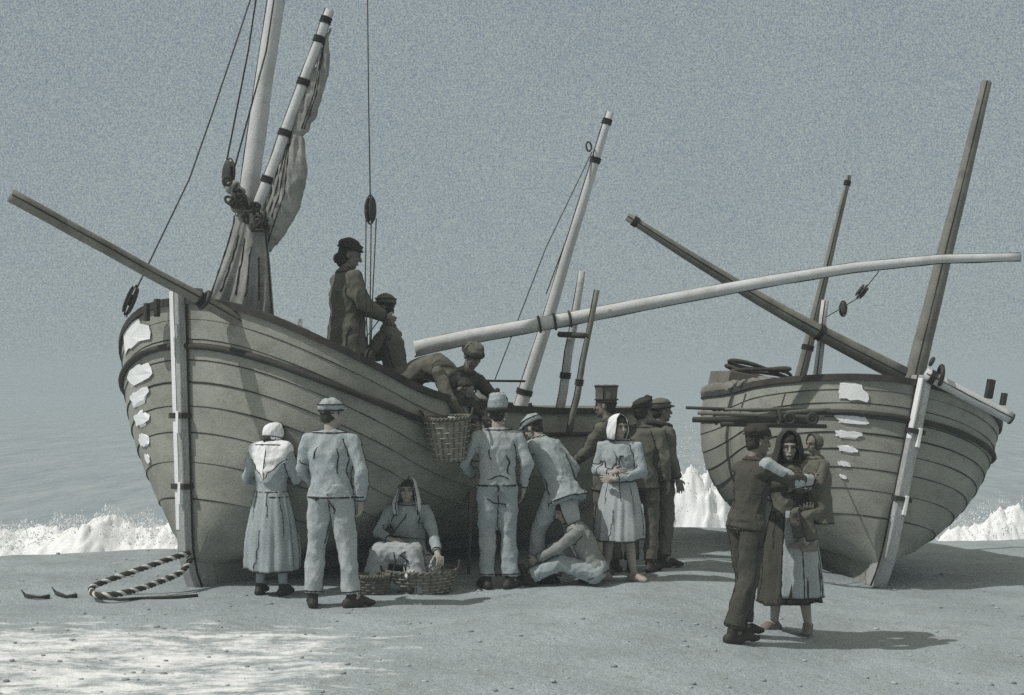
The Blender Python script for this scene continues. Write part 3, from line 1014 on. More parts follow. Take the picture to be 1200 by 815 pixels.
class Fig:
    def __init__(s, label, loc, yaw, h=1.7, J=None, head=(0, 0), skin='skin', seed=1, hands=None, group=None, build=1.0):
        s.k = h / 1.7
        s.seed = seed
        s.yaw = math.radians(yaw)
        s.root = empty('person', loc, label, 'person', group, (0, 0, s.yaw))
        s.root.scale = (s.k,) * 3
        s.J = {k: V(v) for k, v in DEF.items()}
        if J:
            for k, v in J.items(): s.J[k] = V(v)
        s.b = build
        s.skin = skin
        s.view = Matrix.Rotation(-s.yaw, 3, 'Z') @ V((0, 1, 0))
        hy, hp = math.radians(head[0]), math.radians(head[1])
        roll = math.radians(head[2]) if len(head) > 2 else 0
        s.HR = Matrix.Rotation(hy, 3, 'Z') @ Matrix.Rotation(hp, 3, 'X') @ Matrix.Rotation(roll, 3, 'Y')
        s.lat = (s.J['shR'] - s.J['shL']).normalized()
        s.hands = hands or {}

    def H(s, x, y, z):
        return s.J['head'] + s.HR @ V((x, y, z))

    # -------- bare body: one continuous surface with face, ears, hands with five fingers
    def body(s, face=True, bare_feet=False):
        J, mb = s.J, MB()
        lat = s.lat
        mb.tube([J['pelvis'] - V((0, 0, .06)), J['pelvis'], J['waist'], J['chest'], lerp(J['chest'], J['neck'], .6), J['neck']],
                [(.1, .09), (.155, .1), (.13, .09), (.145, .1), (.11, .07), (.055, .05)], 16, 0, True, 1, lat)
        nk = J['neck']
        mb.taper(nk - (J['head'] - nk) * .2, s.H(0, -.015, -.05), .056, .05)
        # head
        mb.ball(s.H(0, -.012, .03), (.074, .094, .085), 18, 12, 0, s.HR)
        mb.ball(s.H(0, .022, -.04), (.058, .066, .073), 16, 10, 0, s.HR)
        mb.ball(s.H(0, .058, -.088), (.026, .025, .022), 10, 8, 0, s.HR)
        mb.taper(s.H(0, .085, .018), s.H(0, .107, -.026), .009, .013, 10)
        mb.taper(s.H(-.035, .08, .03), s.H(.035, .08, .03), .011, .011, 10)
        mb.taper(s.H(-.018, .087, -.06), s.H(.018, .087, -.06), .0085, .0085, 8)
        for sg in (-1, 1):
            mb.ball(s.H(sg * .038, .06, -.024), (.022, .018, .022), 10, 8, 0, s.HR)
            mb.ball(s.H(sg * .077, -.01, -.005), (.011, .02, .031), 10, 8, 0, s.HR)
        for sd, sg in (('R', 1), ('L', -1)):
            sl_ = J['sh' + sd] + (J['waist'] - J['neck']).normalized() * .04
            mb.taper(lerp(J['chest'], sl_, .6), sl_, .06, .044)
            mb.taper(sl_, J['el' + sd], .044, .038)
            mb.taper(J['el' + sd], J['wr' + sd], .042, .027)
            mb.taper(J['pelvis'] + (J['hip' + sd] - J['pelvis']) * .6, J['hip' + sd], .1, .085)
            mb.taper(J['hip' + sd], J['kn' + sd], .082, .054)
            mb.taper(J['kn' + sd], lerp(J['kn' + sd], J['an' + sd], .35), .052, .054)
            mb.taper(lerp(J['kn' + sd], J['an' + sd], .35), J['an' + sd], .054, .034)
            an, to = J['an' + sd], J['to' + sd]
            d = (to - an); d.z = 0; d.normalize()
            mb.taper(an + V((0, 0, -.045)) - d * .035, to + V((0, 0, .012)), .034, .026)
            mb.taper(an, lerp(an, to, .6), .036, .03)
            s._hand(mb, sd, sg)
        co, fs, no = remesh(mb, .0058, 2, .45)
        mats = [s.skin, 'lip']
        fm = None
        if face:
            hv = np.array(s.J['head']); Rm = np.array(s.HR)
            loc = (co - hv) @ Rm
            inm = (np.abs(loc[:, 0]) < .024) & (np.abs(loc[:, 2] + .061) < .006) & (loc[:, 1] > .07)
            fm = [1 if all(inm[i] for i in f) else 0 for f in fs]
        s.bodyobj = nobj('body', co, fs, mats, s.root, None, fm)
        if face:
            for sg in (-1, 1):
                e = MB()
                e.ball(s.H(sg * .031, .082, .008), (.0105, .005, .005), 10, 8, 0, s.HR)
                e.tube([s.H(sg * .05, .079, .026), s.H(sg * .03, .091, .032), s.H(sg * .012, .092, .026)], [.002, .0035, .002], 6)
                e.build('eye', 'eye', s.root)

    def _hand(s, mb, sd, sg):
        J = s.J
        w = J['wr' + sd]
        arm = (w - J['el' + sd]).normalized()
        o = s.hands.get(sd, {})
        d = V(o['d']).normalized() if 'd' in o else arm
        n = V(o.get('n', (-sg, .2, 0)))       # palm normal
        n = (n - d * n.dot(d)).normalized()
        a = d.cross(n).normalized()            # across the palm
        fw = V(o.get('thumb', (0, 1, .2)))
        if a.dot(fw) < 0: a = -a               # a points to the thumb side
        curl = o.get('curl', .5)
        pc = w + d * .05
        R = Matrix((a, d, n)).transposed()
        mb.ball(pc, (.041, .052, .017), 12, 9, 0, R)
        mb.taper(w - d * .02, w + d * .03, .026, .026)
        for i, (off, ln) in enumerate(((.033, .072), (.011, .083), (-.012, .076), (-.033, .058))):
            spread = a * (off * 1.5)
            p = w + d * .085 + a * off
            c1 = curl * .5 + .08 * i * curl
            dirn = (d * math.cos(c1) + n * math.sin(c1) + spread * 1.6).normalized()
            q = p + dirn * ln * .5
            c2 = c1 + curl * .8
            dir2 = (d * math.cos(c2) + n * math.sin(c2) + spread * 1.6).normalized()
            r = q + dir2 * ln * .5
            mb.taper(p - dirn * .03, q, .0095, .009, 8)
            mb.taper(q, r, .009, .0075, 8)
        t0 = w + d * .025 + a * .028
        t1 = t0 + (d * .65 + a * .75 + n * .3).normalized() * .042
        t2 = t1 + (d * .9 + a * .3 + n * .45).normalized() * .032
        mb.taper(t0, t1, .0135, .011, 8)
        mb.taper(t1, t2, .011, .0085, 8)

    # -------- ink outlines
    def _seam(s, ink, bv, chain, sg, r=.0062, skip=0.0, sd=0, ax=None, t0=0.0, t1=1.0):  # dark ink outline along a limb's edges as seen from the camera
        pts, rr = [], []
        segs = []
        tot = sum((V(b[0]) - V(a[0])).length for a, b in zip(chain, chain[1:]))
        N = max(6, int(tot / .025))
        acc = 0
        for k in range(N + 1):
            tt = t0 + (t1 - t0) * k / N
            dist = tt * tot
            acc = 0
            for (a, ra), (b, rb) in zip(chain, chain[1:]):
                l = (V(b) - V(a)).length
                if dist <= acc + l + 1e-6 or (b, rb) == chain[-1]:
                    u = min(1, max(0, (dist - acc) / max(l, 1e-6)))
                    p = lerp(a, b, u); rad = ra * (1 - u) + rb * u
                    axd = (V(b) - V(a)).normalized()
                    break
                acc += l
            S = axd.cross(s.view)
            if S.length < .15: S = axd.cross(V((0, 0, 1)))
            S.normalize()
            if S.x * (Matrix.Rotation(-s.yaw, 3, 'Z') @ V((1, 0, 0))).x + S.y * (Matrix.Rotation(-s.yaw, 3, 'Z') @ V((1, 0, 0))).y < 0: S = -S
            off = S * (sg * rad * 2.0)
            h = bv.ray_cast(p + off, -S * sg, rad * 2.0)
            if h[0] is None:
                h = bv.find_nearest(p + S * (sg * rad))
                if h[0] is None: continue
            q = h[0]
            if pts and (q - pts[-1]).length > .09:
                if len(pts) > 3: ink.tube(pts, rr, 6, 0)
                pts, rr = [], []
            pts.append(q); rr.append(r * (.45 + .95 * wob(k * .37, s.seed + sd)))
        if len(pts) > 3: ink.tube(pts, rr, 6, 0)

    def _ring(s, ink, bv, c, axis, R_, r=.0062, sd=0):
        axis = V(axis).normalized()
        u = axis.orthogonal().normalized(); w = axis.cross(u)
        pts, rr = [], []
        for k in range(37):
            a = 2 * PI * k / 36
            d = u * math.cos(a) + w * math.sin(a)
            h = bv.ray_cast(V(c) + d * R_, -d, R_)
            if h[0] is not None:
                pts.append(h[0]); rr.append(r * (.6 + .7 * wob(k * .5, s.seed + sd)))
        if len(pts) > 8: ink.tube(pts, rr, 6, 0)

    def _line(s, ink, bv, pts, r=.006, sd=0):
        """a mark snapped to the cloth; pts in body space"""
        pts = [V(p) for p in pts]
        out, rr = [], []
        n = 5 * (len(pts) - 1)
        for k in range(n + 1):
            t = k / 5; i = min(int(t), len(pts) - 2)
            p = lerp(pts[i], pts[i + 1], t - i)
            h = bv.find_nearest(p)
            if h[0] is not None:
                out.append(h[0]); e = min(1, 4 * min(k, n - k) / n + .35)
                rr.append(r * e * (.6 + .7 * wob(k * .6, sd)))
        if len(out) > 2: ink.tube(out, rr, 6, 0)

    # -------- garments
    def jacket(s, m='cloth', hem=None, flare=1.0, cuff=1.0, loose=1.0, name='jacket', amp=.0062, sleeves='RL', lines=(), ink_m='seam_ink', ink_r=.0064):
        J, mb = s.J, MB()
        b = s.b * loose
        hem = V(hem) if hem is not None else J['pelvis'] + (J['pelvis'] - J['waist']) * .45
        lat = s.lat
        spine = [(hem, .19 * flare, .135 * flare), (J['pelvis'], .182, .132), (J['waist'], .165, .122), (J['chest'], .185, .135),
                 (lerp(J['chest'], J['neck'], .6), .15, .108), (lerp(J['chest'], J['neck'], .9), .1, .082), (lerp(J['neck'], J['head'], .12), .064, .066)]
        pts, rr = [], []
        for (p, a1, c1), (q, a2, c2) in zip(spine, spine[1:]):
            for k in range(4):
                t = k / 4; pts.append(lerp(p, q, t)); rr.append(((a1 * (1 - t) + a2 * t) * b, (c1 * (1 - t) + c2 * t) * b))
        pts.append(spine[-1][0]); rr.append((spine[-1][1] * b, spine[-1][2] * b))
        mb.tube(pts, rr, 24, 0, True, 1, lat)
        for sd in sleeves:
            sh, el, wr = J['sh' + sd], J['el' + sd], J['wr' + sd]
            sl_ = sh + (J['waist'] - J['neck']).normalized() * .03
            mb.taper(lerp(J['chest'], sl_, .5), sl_, .085 * b, .062 * b)
            mb.taper(lerp(J['neck'], sh, .1) - V((0, 0, .02)), sl_, .055 * b, .06 * b)
            mb.taper(sl_, el, .066 * b, .06 * b)
            mb.tube([lerp(el, wr, -.05), el, lerp(el, wr, .5), lerp(el, wr, .93)], [.03, .06 * b, .054 * b, .048 * cuff], 14)
            mb.ball(el, .06 * b)
        co, fs, no = remesh(mb, .0105, 3)
        co = folds(co, no, amp, 13, s.seed, .55)
        ink = MB()
        bv = BVHTree.FromPolygons([V(p) for p in co], fs)
        tor = [(hem, .19 * flare * b), (J['waist'], .17 * b), (lerp(J['waist'], J['chest'], .7), .18 * b)]
        s._seam(ink, bv, tor, 1, ink_r, sd=1); s._seam(ink, bv, tor, -1, ink_r, sd=2)  # ink outlines down both sides of the torso
        for sd in sleeves:
            ch = [(J['sh' + sd], .08 * b), (J['el' + sd], .066 * b), (lerp(J['el' + sd], J['wr' + sd], .93), .055 * cuff)]
            for sg in (1, -1): s._seam(ink, bv, ch, sg, ink_r, sd=sg + 4)
            s._ring(ink, bv, lerp(J['el' + sd], J['wr' + sd], .88), J['wr' + sd] - J['el' + sd], .12, ink_r, 2)
        ax = J['waist'] - hem
        s._ring(ink, bv, lerp(hem, J['waist'], .06), ax, .4, ink_r * 1.3, 3)
        s._ring(ink, bv, lerp(J['chest'], J['neck'], .95), J['neck'] - J['chest'], .2, ink_r, 3)
        sh = [(J['neck'], .07), (J['shR'], .08)]; 
        for sd in sleeves:
            top = [lerp(J['neck'], J['sh' + sd], t) + V((0, 0, .09)) for t in (.2, .6, 1.0)]
            s._line(ink, bv, top, ink_r, 5)
        for k, ln in enumerate(lines): s._line(ink, bv, ln, ink_r * 1.2, k)
        return nobj(name, co, fs, [m, ink_m], s.root, ink)

    def trousers(s, m='cloth', w=1.0, name='trousers', amp=.0065, top=None, lines=(), end=.93, ink_r=.0064):
        J, mb = s.J, MB()
        b = s.b * w
        top = top or lerp(J['pelvis'], J['waist'], .6)
        mb.tube([J['pelvis'] - (J['waist'] - J['pelvis']) * .55, J['pelvis'], top], [(.11 * b, .1 * b), (.168 * b, .125 * b), (.155 * b, .115 * b)], 20, 0, True, 1, s.lat)
        ends = {}
        for sd in 'RL':
            h, k, a = J['hip' + sd], J['kn' + sd], J['an' + sd]
            e = lerp(k, a, end)
            ends[sd] = e
            mb.taper(h, k, .1 * b, .078 * b)
            mb.tube([lerp(k, e, -.08), k, lerp(k, e, .5), e], [.05, .077 * b, .074 * b, .073 * b], 16)
        co, fs, no = remesh(mb, .0105, 3)
        co = folds(co, no, amp, 12, s.seed + 9, .5)
        ink = MB()
        bv = BVHTree.FromPolygons([V(p) for p in co], fs)
        for sd in 'RL':
            ch = [(J['hip' + sd], .1 * b), (J['kn' + sd], .08 * b), (ends[sd], .075 * b)]
            for sg in (1, -1): s._seam(ink, bv, ch, sg, ink_r, sd=sg + 2)  # ink outlines along both edges
            s._ring(ink, bv, lerp(J['kn' + sd], ends[sd], .95), ends[sd] - J['kn' + sd], .12, ink_r, 1)
        for k, ln in enumerate(lines): s._line(ink, bv, ln, ink_r * 1.2, k)
        return nobj(name, co, fs, [m, 'seam_ink'], s.root, ink)

    def skirt(s, m='cloth', hem=(0, 0, .33), rx=.27, ry=.22, top=None, name='skirt', pleats=13, ink_r=.0064, amp=.012, band=None):
        J = s.J
        top = top or lerp(J['pelvis'], J['waist'], .7)
        hem = V(hem)
        NR, NC = 34, 96
        rings = []
        rnd = random.Random(s.seed)
        ph = rnd.random() * 6
        for i in range(NR):
            t = i / (NR - 1)
            c = lerp(top, hem, t)
            e = 1 - (1 - t) ** 1.7
            ax, ay = .16 + (rx - .16) * e, .125 + (ry - .125) * e
            if t < .05: ax *= .97; ay *= .97
            ring = []
            for j in range(NC):
                a = 2 * PI * j / NC
                f = amp * (.25 + .75 * t) * (math.sin(pleats * a + ph + 1.3 * math.sin(3 * a + t * 2)) + .5 * math.sin(pleats * 1.7 * a + 2 * t + ph * 2))
                f += .008 * math.sin(9 * t + 2 * a + ph) * t
                ring.append(c + V(((ax + f) * math.cos(a), (ay + f) * math.sin(a), .012 * math.sin(2 * a + ph) * t + .006 * math.sin(5 * a) * t)))
            rings.append(ring)
        # turn in at the hem
        inner = [[lerp(p, hem, .06) + V((0, 0, .0)) for p in rings[-1]], [lerp(p, hem + V((0, 0, .12)), .3) + V((0, 0, .1)) for p in rings[-1]]]
        mb = MB(); mb.loft(rings + inner, 0)
        ink = MB()
        sidev = Matrix.Rotation(-s.yaw, 3, 'Z') @ V((1, 0, 0))
        a0 = math.atan2(sidev.y / .8, sidev.x)
        for da, t0, t1, k in ((0, .02, 1, 1), (PI, .02, 1, 1), (-.55 * PI, .05, .35, .7), (-.35 * PI, .1, .6, .7), (-.68 * PI, .5, .97, .7), (-.2 * PI, .45, .95, .7), (-.8 * PI, .06, .4, .7)):
            j = int(round(((a0 + da) % (2 * PI)) / (2 * PI) * NC)) % NC
            pp = [rings[i][(j + int(2 * math.sin(i * .2 + da))) % NC] for i in range(int(t0 * (NR - 1)), int(t1 * (NR - 1)) + 1)]
            ink.tube(pp, [ink_r * k * (.4 + wob(i * .33, s.seed + da)) for i in range(len(pp))], 6)
        ink.tube(rings[-1] + rings[-1][:1], [ink_r * (.7 + .9 * wob(j * .25, s.seed)) for j in range(NC + 1)], 6)
        ink.tube(rings[1] + rings[1][:1], ink_r * .9, 6)
        return nobj(name, [tuple(p) for p in mb.v], mb.f, [m, 'seam_ink'], s.root, ink)

    def apron(s, m='cloth2', hem=(0, 0, .4), rx=.285, ry=.24, a0=20, a1=160, top=None):
        J = s.J
        top = top or lerp(J['pelvis'], J['waist'], .72)
        hem = V(hem)
        rows, rows2 = [], []
        for i in range(24):
            t = i / 23
            c = lerp(top, hem, t); e = 1 - (1 - t) ** 1.7
            ax, ay = .172 + (rx - .172) * e, .137 + (ry - .137) * e
            r1, r2 = [], []
            for j in range(30):
                a = math.radians(a0 + (a1 - a0) * j / 29)
                f = .008 * math.sin(11 * a + s.seed) * t
                r1.append(c + V(((ax + f) * math.cos(a), (ay + f) * math.sin(a), 0)))
                r2.append(c + V(((ax + f - .008) * math.cos(a), (ay + f - .008) * math.sin(a), 0)))
            rows.append(r1 + r2[::-1])
        mb = MB(); mb.loft(rows, 0)
        ink = MB()
        for j in (0, 29, 9, 20):
            pp = [r[j] for r in rows][(0 if j in (0, 29) else 8):]
            ink.tube(pp, [.006 * (.4 + wob(i * .4, j)) for i in range(len(pp))], 6)
        ink.tube(rows[-1][:30], .006, 6)
        return nobj('apron', [tuple(p) for p in mb.v], mb.f, [m, 'seam_ink'], s.root, ink)

    def shoes(s, m='leather', name='shoe', h=.06):
        for sd in 'RL':
            J = s.J
            an, to = J['an' + sd], J['to' + sd]
            d = (to - an); dz = d.z; d.z = 0; d.normalize()
            mb = MB()
            base = V((0, 0, -.055))
            mb.taper(an + base - d * .045, an + base + d * .06, .044, .043, 12)
            mb.tube([an + base + d * .02, lerp(an, to, .6) + V((0, 0, .01)), to + V((0, 0, .008)), to + d * .05 + V((0, 0, .004))], [(.042, .05), (.046, .042), (.047, .032), (.02, .018)], 12, 0, True, 1, d.cross(V((0, 0, 1))))
            mb.tube([an + base - d * .01, an + V((0, 0, h - .03))], [.046, .045], 12)
            co, fs, no = remesh(mb, .009, 2)
            nobj(name, co, fs, m, s.root)

    def stockings(s, m):
        for sd in 'RL':
            mb = MB()
            J = s.J
            k, a = J['kn' + sd], J['an' + sd]
            mb.tube([lerp(k, a, .3), lerp(k, a, .6), a], [.058, .05, .042], 12)
            mb.build('stocking', m, s.root)

    # -------- head wear (head frame: +y face, z up)
    def hair(s, m='hair', long=False):
        mb = MB()
        mb.ball(s.H(0, -.022, .034), (.081, .093, .086), 16, 12, 0, s.HR)
        if long:
            mb.ball(s.H(0, -.004, .05), (.078, .092, .068), 14, 10, 0, s.HR)
            mb.ball(s.H(0, -.045, -.04), (.074, .065, .085), 14, 10, 0, s.HR)
            mb.ball(s.H(0, -.1, -.05), (.045, .04, .05), 12, 8, 0, s.HR)
        else:
            mb.ball(s.H(0, -.05, -.02), (.066, .055, .06), 14, 10, 0, s.HR)
        co, fs, no = remesh(mb, .009, 2)
        co = folds(co, no, .004, 40, s.seed)
        nobj('hair', co, fs, m, s.root)

    def beret(s, m='dark', tilt=.2, sx=1.0):
        R = s.HR @ Matrix.Rotation(tilt, 3, 'Y') @ Matrix.Rotation(.15, 3, 'X')
        mb = MB()
        mb.ball(s.H(.01, -.025, .098), (.122 * sx, .125 * sx, .048), 18, 10, 0, R)
        mb.torus(s.H(0, -.008, .062), .084, .016, (0, 0, 1), 20, 8, 0, .98, 1.14, 0, 2 * PI, s.HR)
        mb.tube([s.H(0, -.008, .05), s.H(0, -.01, .1)], [(.082, .098), (.095, .11)], 18, 0, True, 1, s.HR @ V((1, 0, 0)))
        co, fs, no = remesh(mb, .009, 3)
        co = folds(co, no, .004, 22, s.seed)
        ink = MB(); ink.torus(s.H(0, -.008, .058), .101, .007, (0, 0, 1), 24, 6, 0, .98, 1.12, 0, 2 * PI, s.HR)
        return nobj('beret', co, fs, [m, 'seam_ink'], s.root, ink)

    def cap(s, m='cloth', visor=True):
        mb = MB()
        mb.ball(s.H(0, -.012, .065), (.096, .114, .078), 18, 10, 0, s.HR)
        mb.tube([s.H(0, -.01, .03), s.H(0, -.01, .075)], [(.085, .102), (.096, .112)], 18, 0, True, 1, s.HR @ V((1, 0, 0)))
        if visor:
            mb.ball(s.H(0, .1, .048), (.068, .05, .011), 14, 8, 0, s.HR)
        co, fs, no = remesh(mb, .009, 2)
        co = folds(co, no, .004, 22, s.seed)
        ink = MB()
        ink.torus(s.H(0, -.01, .036), .098, .009, (0, 0, 1), 24, 6, 0, .9, 1.08, 0, 2 * PI, s.HR)
        ink.torus(s.H(0, -.012, .085), .108, .005, (0, 0, 1), 24, 6, 0, .88, 1.05, 0, 2 * PI, s.HR)
        c = nobj('cap', co, fs, [m, 'seam_ink'], s.root, ink)
        return c

    def knit_cap(s, m='wash', tall=.2, pom=True):
        mb = MB()
        cs = [(.02, .09, .108), (.08, .093, .11), (tall * .7, .088, .102), (tall * .93, .072, .085), (tall, .04, .05)]
        mb.tube([s.H(0, -.014, c[0]) for c in cs], [(c[1], c[2]) for c in cs], 18, 0, True, 1, s.HR @ V((1, 0, 0)))
        co, fs, no = remesh(mb, .009, 2)
        co = folds(co, no, .004, 25, s.seed)
        ink = MB()
        ink.torus(s.H(0, -.014, .036), .098, .02, (0, 0, 1), 24, 8, 0, .94, 1.12, 0, 2 * PI, s.HR)
        for a in (0, PI):
            ink.tube([s.H(math.cos(a) * .094, -.014, .05), s.H(math.cos(a) * .09, -.014, tall * .7), s.H(math.cos(a) * .05, -.014, tall)], .006, 6)
        c = nobj('knit_cap', co, fs, [m, 'dark'], s.root, ink)
        if pom:
            p = MB(); p.ball(s.H(0, -.014, tall + .02), .024); p.build('pompom', 'dark', s.root)
        return c

    def tall_hat(s, m='wash', h=.2):
        mb = MB()
        cs = [(.035, .088, .105), (.1, .09, .106), (h, .1, .114), (h + .012, .092, .104)]
        mb.tube([s.H(0, -.012, c[0]) for c in cs], [(c[1], c[2]) for c in cs], 20, 0, True, 1, s.HR @ V((1, 0, 0)))
        co, fs, no = remesh(mb, .009, 2)
        co = folds(co, no, .003, 20, s.seed)
        ink = MB()
        ink.torus(s.H(0, -.012, .062), .1, .008, (0, 0, 1), 24, 6, 0, .93, 1.1, 0, 2 * PI, s.HR)
        ink.torus(s.H(0, -.012, h), .106, .006, (0, 0, 1), 24, 6, 0, .96, 1.08, 0, 2 * PI, s.HR)
        for a in (0, PI):
            ink.tube([s.H(math.cos(a) * .093, -.012, .06), s.H(math.cos(a) * .101, -.012, h)], .006, 6)
        return nobj('hat', co, fs, [m, 'seam_ink'], s.root, ink)

    def bonnet(s, m='linen', drape=.0, open_=62, r=(.1, .118, .112), name='bonnet', ink_m='seam_ink', ties=True):
        """cap or hood round the back of the head, open at the face; drape lets it fall to the shoulders"""
        rows = []
        NA, NE = 34, 18
        ink = MB()
        for lay, dr in ((0, 0), (1, -.012)):
            for i in range(NE + 1):
                el = -55 + 145 * i / NE
                row = []
                for j in range(NA + 1):
                    az = math.radians(90 + open_ + (360 - 2 * open_) * j / NA)
                    e = math.radians(el)
                    rr = [q + dr for q in r]
                    x = rr[0] * math.cos(e) * math.cos(az); y = rr[1] * math.cos(e) * math.sin(az); z = rr[2] * math.sin(e)
                    if el > 35:   # crown reaches forward over the brow
                        y += .045 * (el - 35) / 55
                    if el < 0:
                        k = (-el / 55)
                        x *= 1 + (.25 + 1.1 * drape) * k ** 1.5 * (1 if drape else .0); z -= (drape * .16) * k ** 1.3
                        y = y * (1 + .8 * drape * k) if drape else y
                    f = .004 * math.sin(9 * az + 3 * el) + .003 * math.sin(17 * az)
                    row.append(s.H(x * (1 + f * 8), -.012 + y * (1 + f * 5), .02 + z))
                rows.append(row)
        out, inn = rows[:NE + 1], rows[NE + 1:]
        sec = [o + i[::-1] for o, i in zip(out, inn)]
        mb = MB(); mb.loft(sec, 0)
        edge = [o[0] for o in out] + [o[-1] for o in out[::-1]]
        ink.tube(edge, [.0062 * (.6 + .7 * wob(k * .5, s.seed)) for k in range(len(edge))], 6)
        ink.tube(out[0], .0065, 6)
        mid = [lerp(out[9][j], out[9][j], 0) for j in range(NA + 1)]
        if not drape: ink.tube(out[4], .0055, 6)
        ob = nobj(name, [tuple(p) for p in mb.v], mb.f, [m, ink_m], s.root, ink)
        return ob

    def shawl(s, m='cloth2', back=.3, front=.22, amp=.005, name='shawl', ink_r=.0064, width=1.0):
        """kerchief over both shoulders coming to a point on the back and crossing in front"""
        J, mb = s.J, MB()
        nk, ch = J['neck'], J['chest']
        up = (nk - ch).normalized()
        lat = s.lat
        bk = lat.cross(up); bk = bk if bk.dot(V((0, -1, 0))) > 0 else -bk
        for sg, sh in ((1, J['shR']), (-1, J['shL'])):
            mb.taper(nk + bk * .03, lerp(nk, sh, .85) + up * .02, .075, .092 * width)
            mb.taper(lerp(nk, sh, .8) + up * .0, nk - up * back + bk * .12, .088 * width, .05)
            mb.taper(lerp(nk, sh, .4) + bk * .03, nk - up * back * .9 + bk * .115, .09 * width, .06)
            mb.taper(lerp(nk, sh, .8) + up * .02, nk - up * front - bk * .105 + lat * (.03 * -sg), .08 * width, .045)
        mb.taper(nk + bk * .06, nk - up * back * .85 + bk * .12, .08, .06)
        co, fs, no = remesh(mb, .0105, 3)
        co = folds(co, no, amp, 14, s.seed + 4)
        ink = MB(); bv = BVHTree.FromPolygons([V(p) for p in co], fs)
        tip = nk - up * (back + .03) + bk * .2; tf = nk - up * (front + .03) - bk * .2
        for sh in (J['shR'], J['shL']):
            o = lerp(nk, sh, 1.25) - up * .03
            s._line(ink, bv, [tip, lerp(tip, o, .5) - up * .04 + bk * .1, o, lerp(tf, o, .5) - up * .04 - bk * .1, tf], ink_r, 2)
        s._line(ink, bv, [nk + bk * .2 + up * .02, tip], ink_r * .7, 3)
        s._ring(ink, bv, nk + up * .03, up, .2, ink_r, 1)
        return nobj(name, co, fs, [m, 'seam_ink'], s.root, ink)

    def drape(s, tapers, m, name, amp=.007, outlines=(), lines=(), ink_r=.0064, voxel=.0105):
        """free-form garment fused from tapers [(a, b, ra, rb)]"""
        mb = MB()
        for t in tapers: mb.taper(*t)
        co, fs, no = remesh(mb, voxel, 4)
        co = folds(co, no, amp, 12, s.seed + 2, .5)
        ink = MB(); bv = BVHTree.FromPolygons([V(p) for p in co], fs)
        for k, (ch, sg) in enumerate(outlines): s._seam(ink, bv, ch, sg, ink_r, sd=k)
        for k, ln in enumerate(lines): s._line(ink, bv, ln, ink_r * 1.2, k)
        return nobj(name, co, fs, [m, 'seam_ink'], s.root, ink)


def stand(feet, headtop_py):
    """ground point under the feet pixel and body height that puts the head top at headtop_py"""
    g = G(*feet)
    return g, (feet[1] - headtop_py) * g.y / F


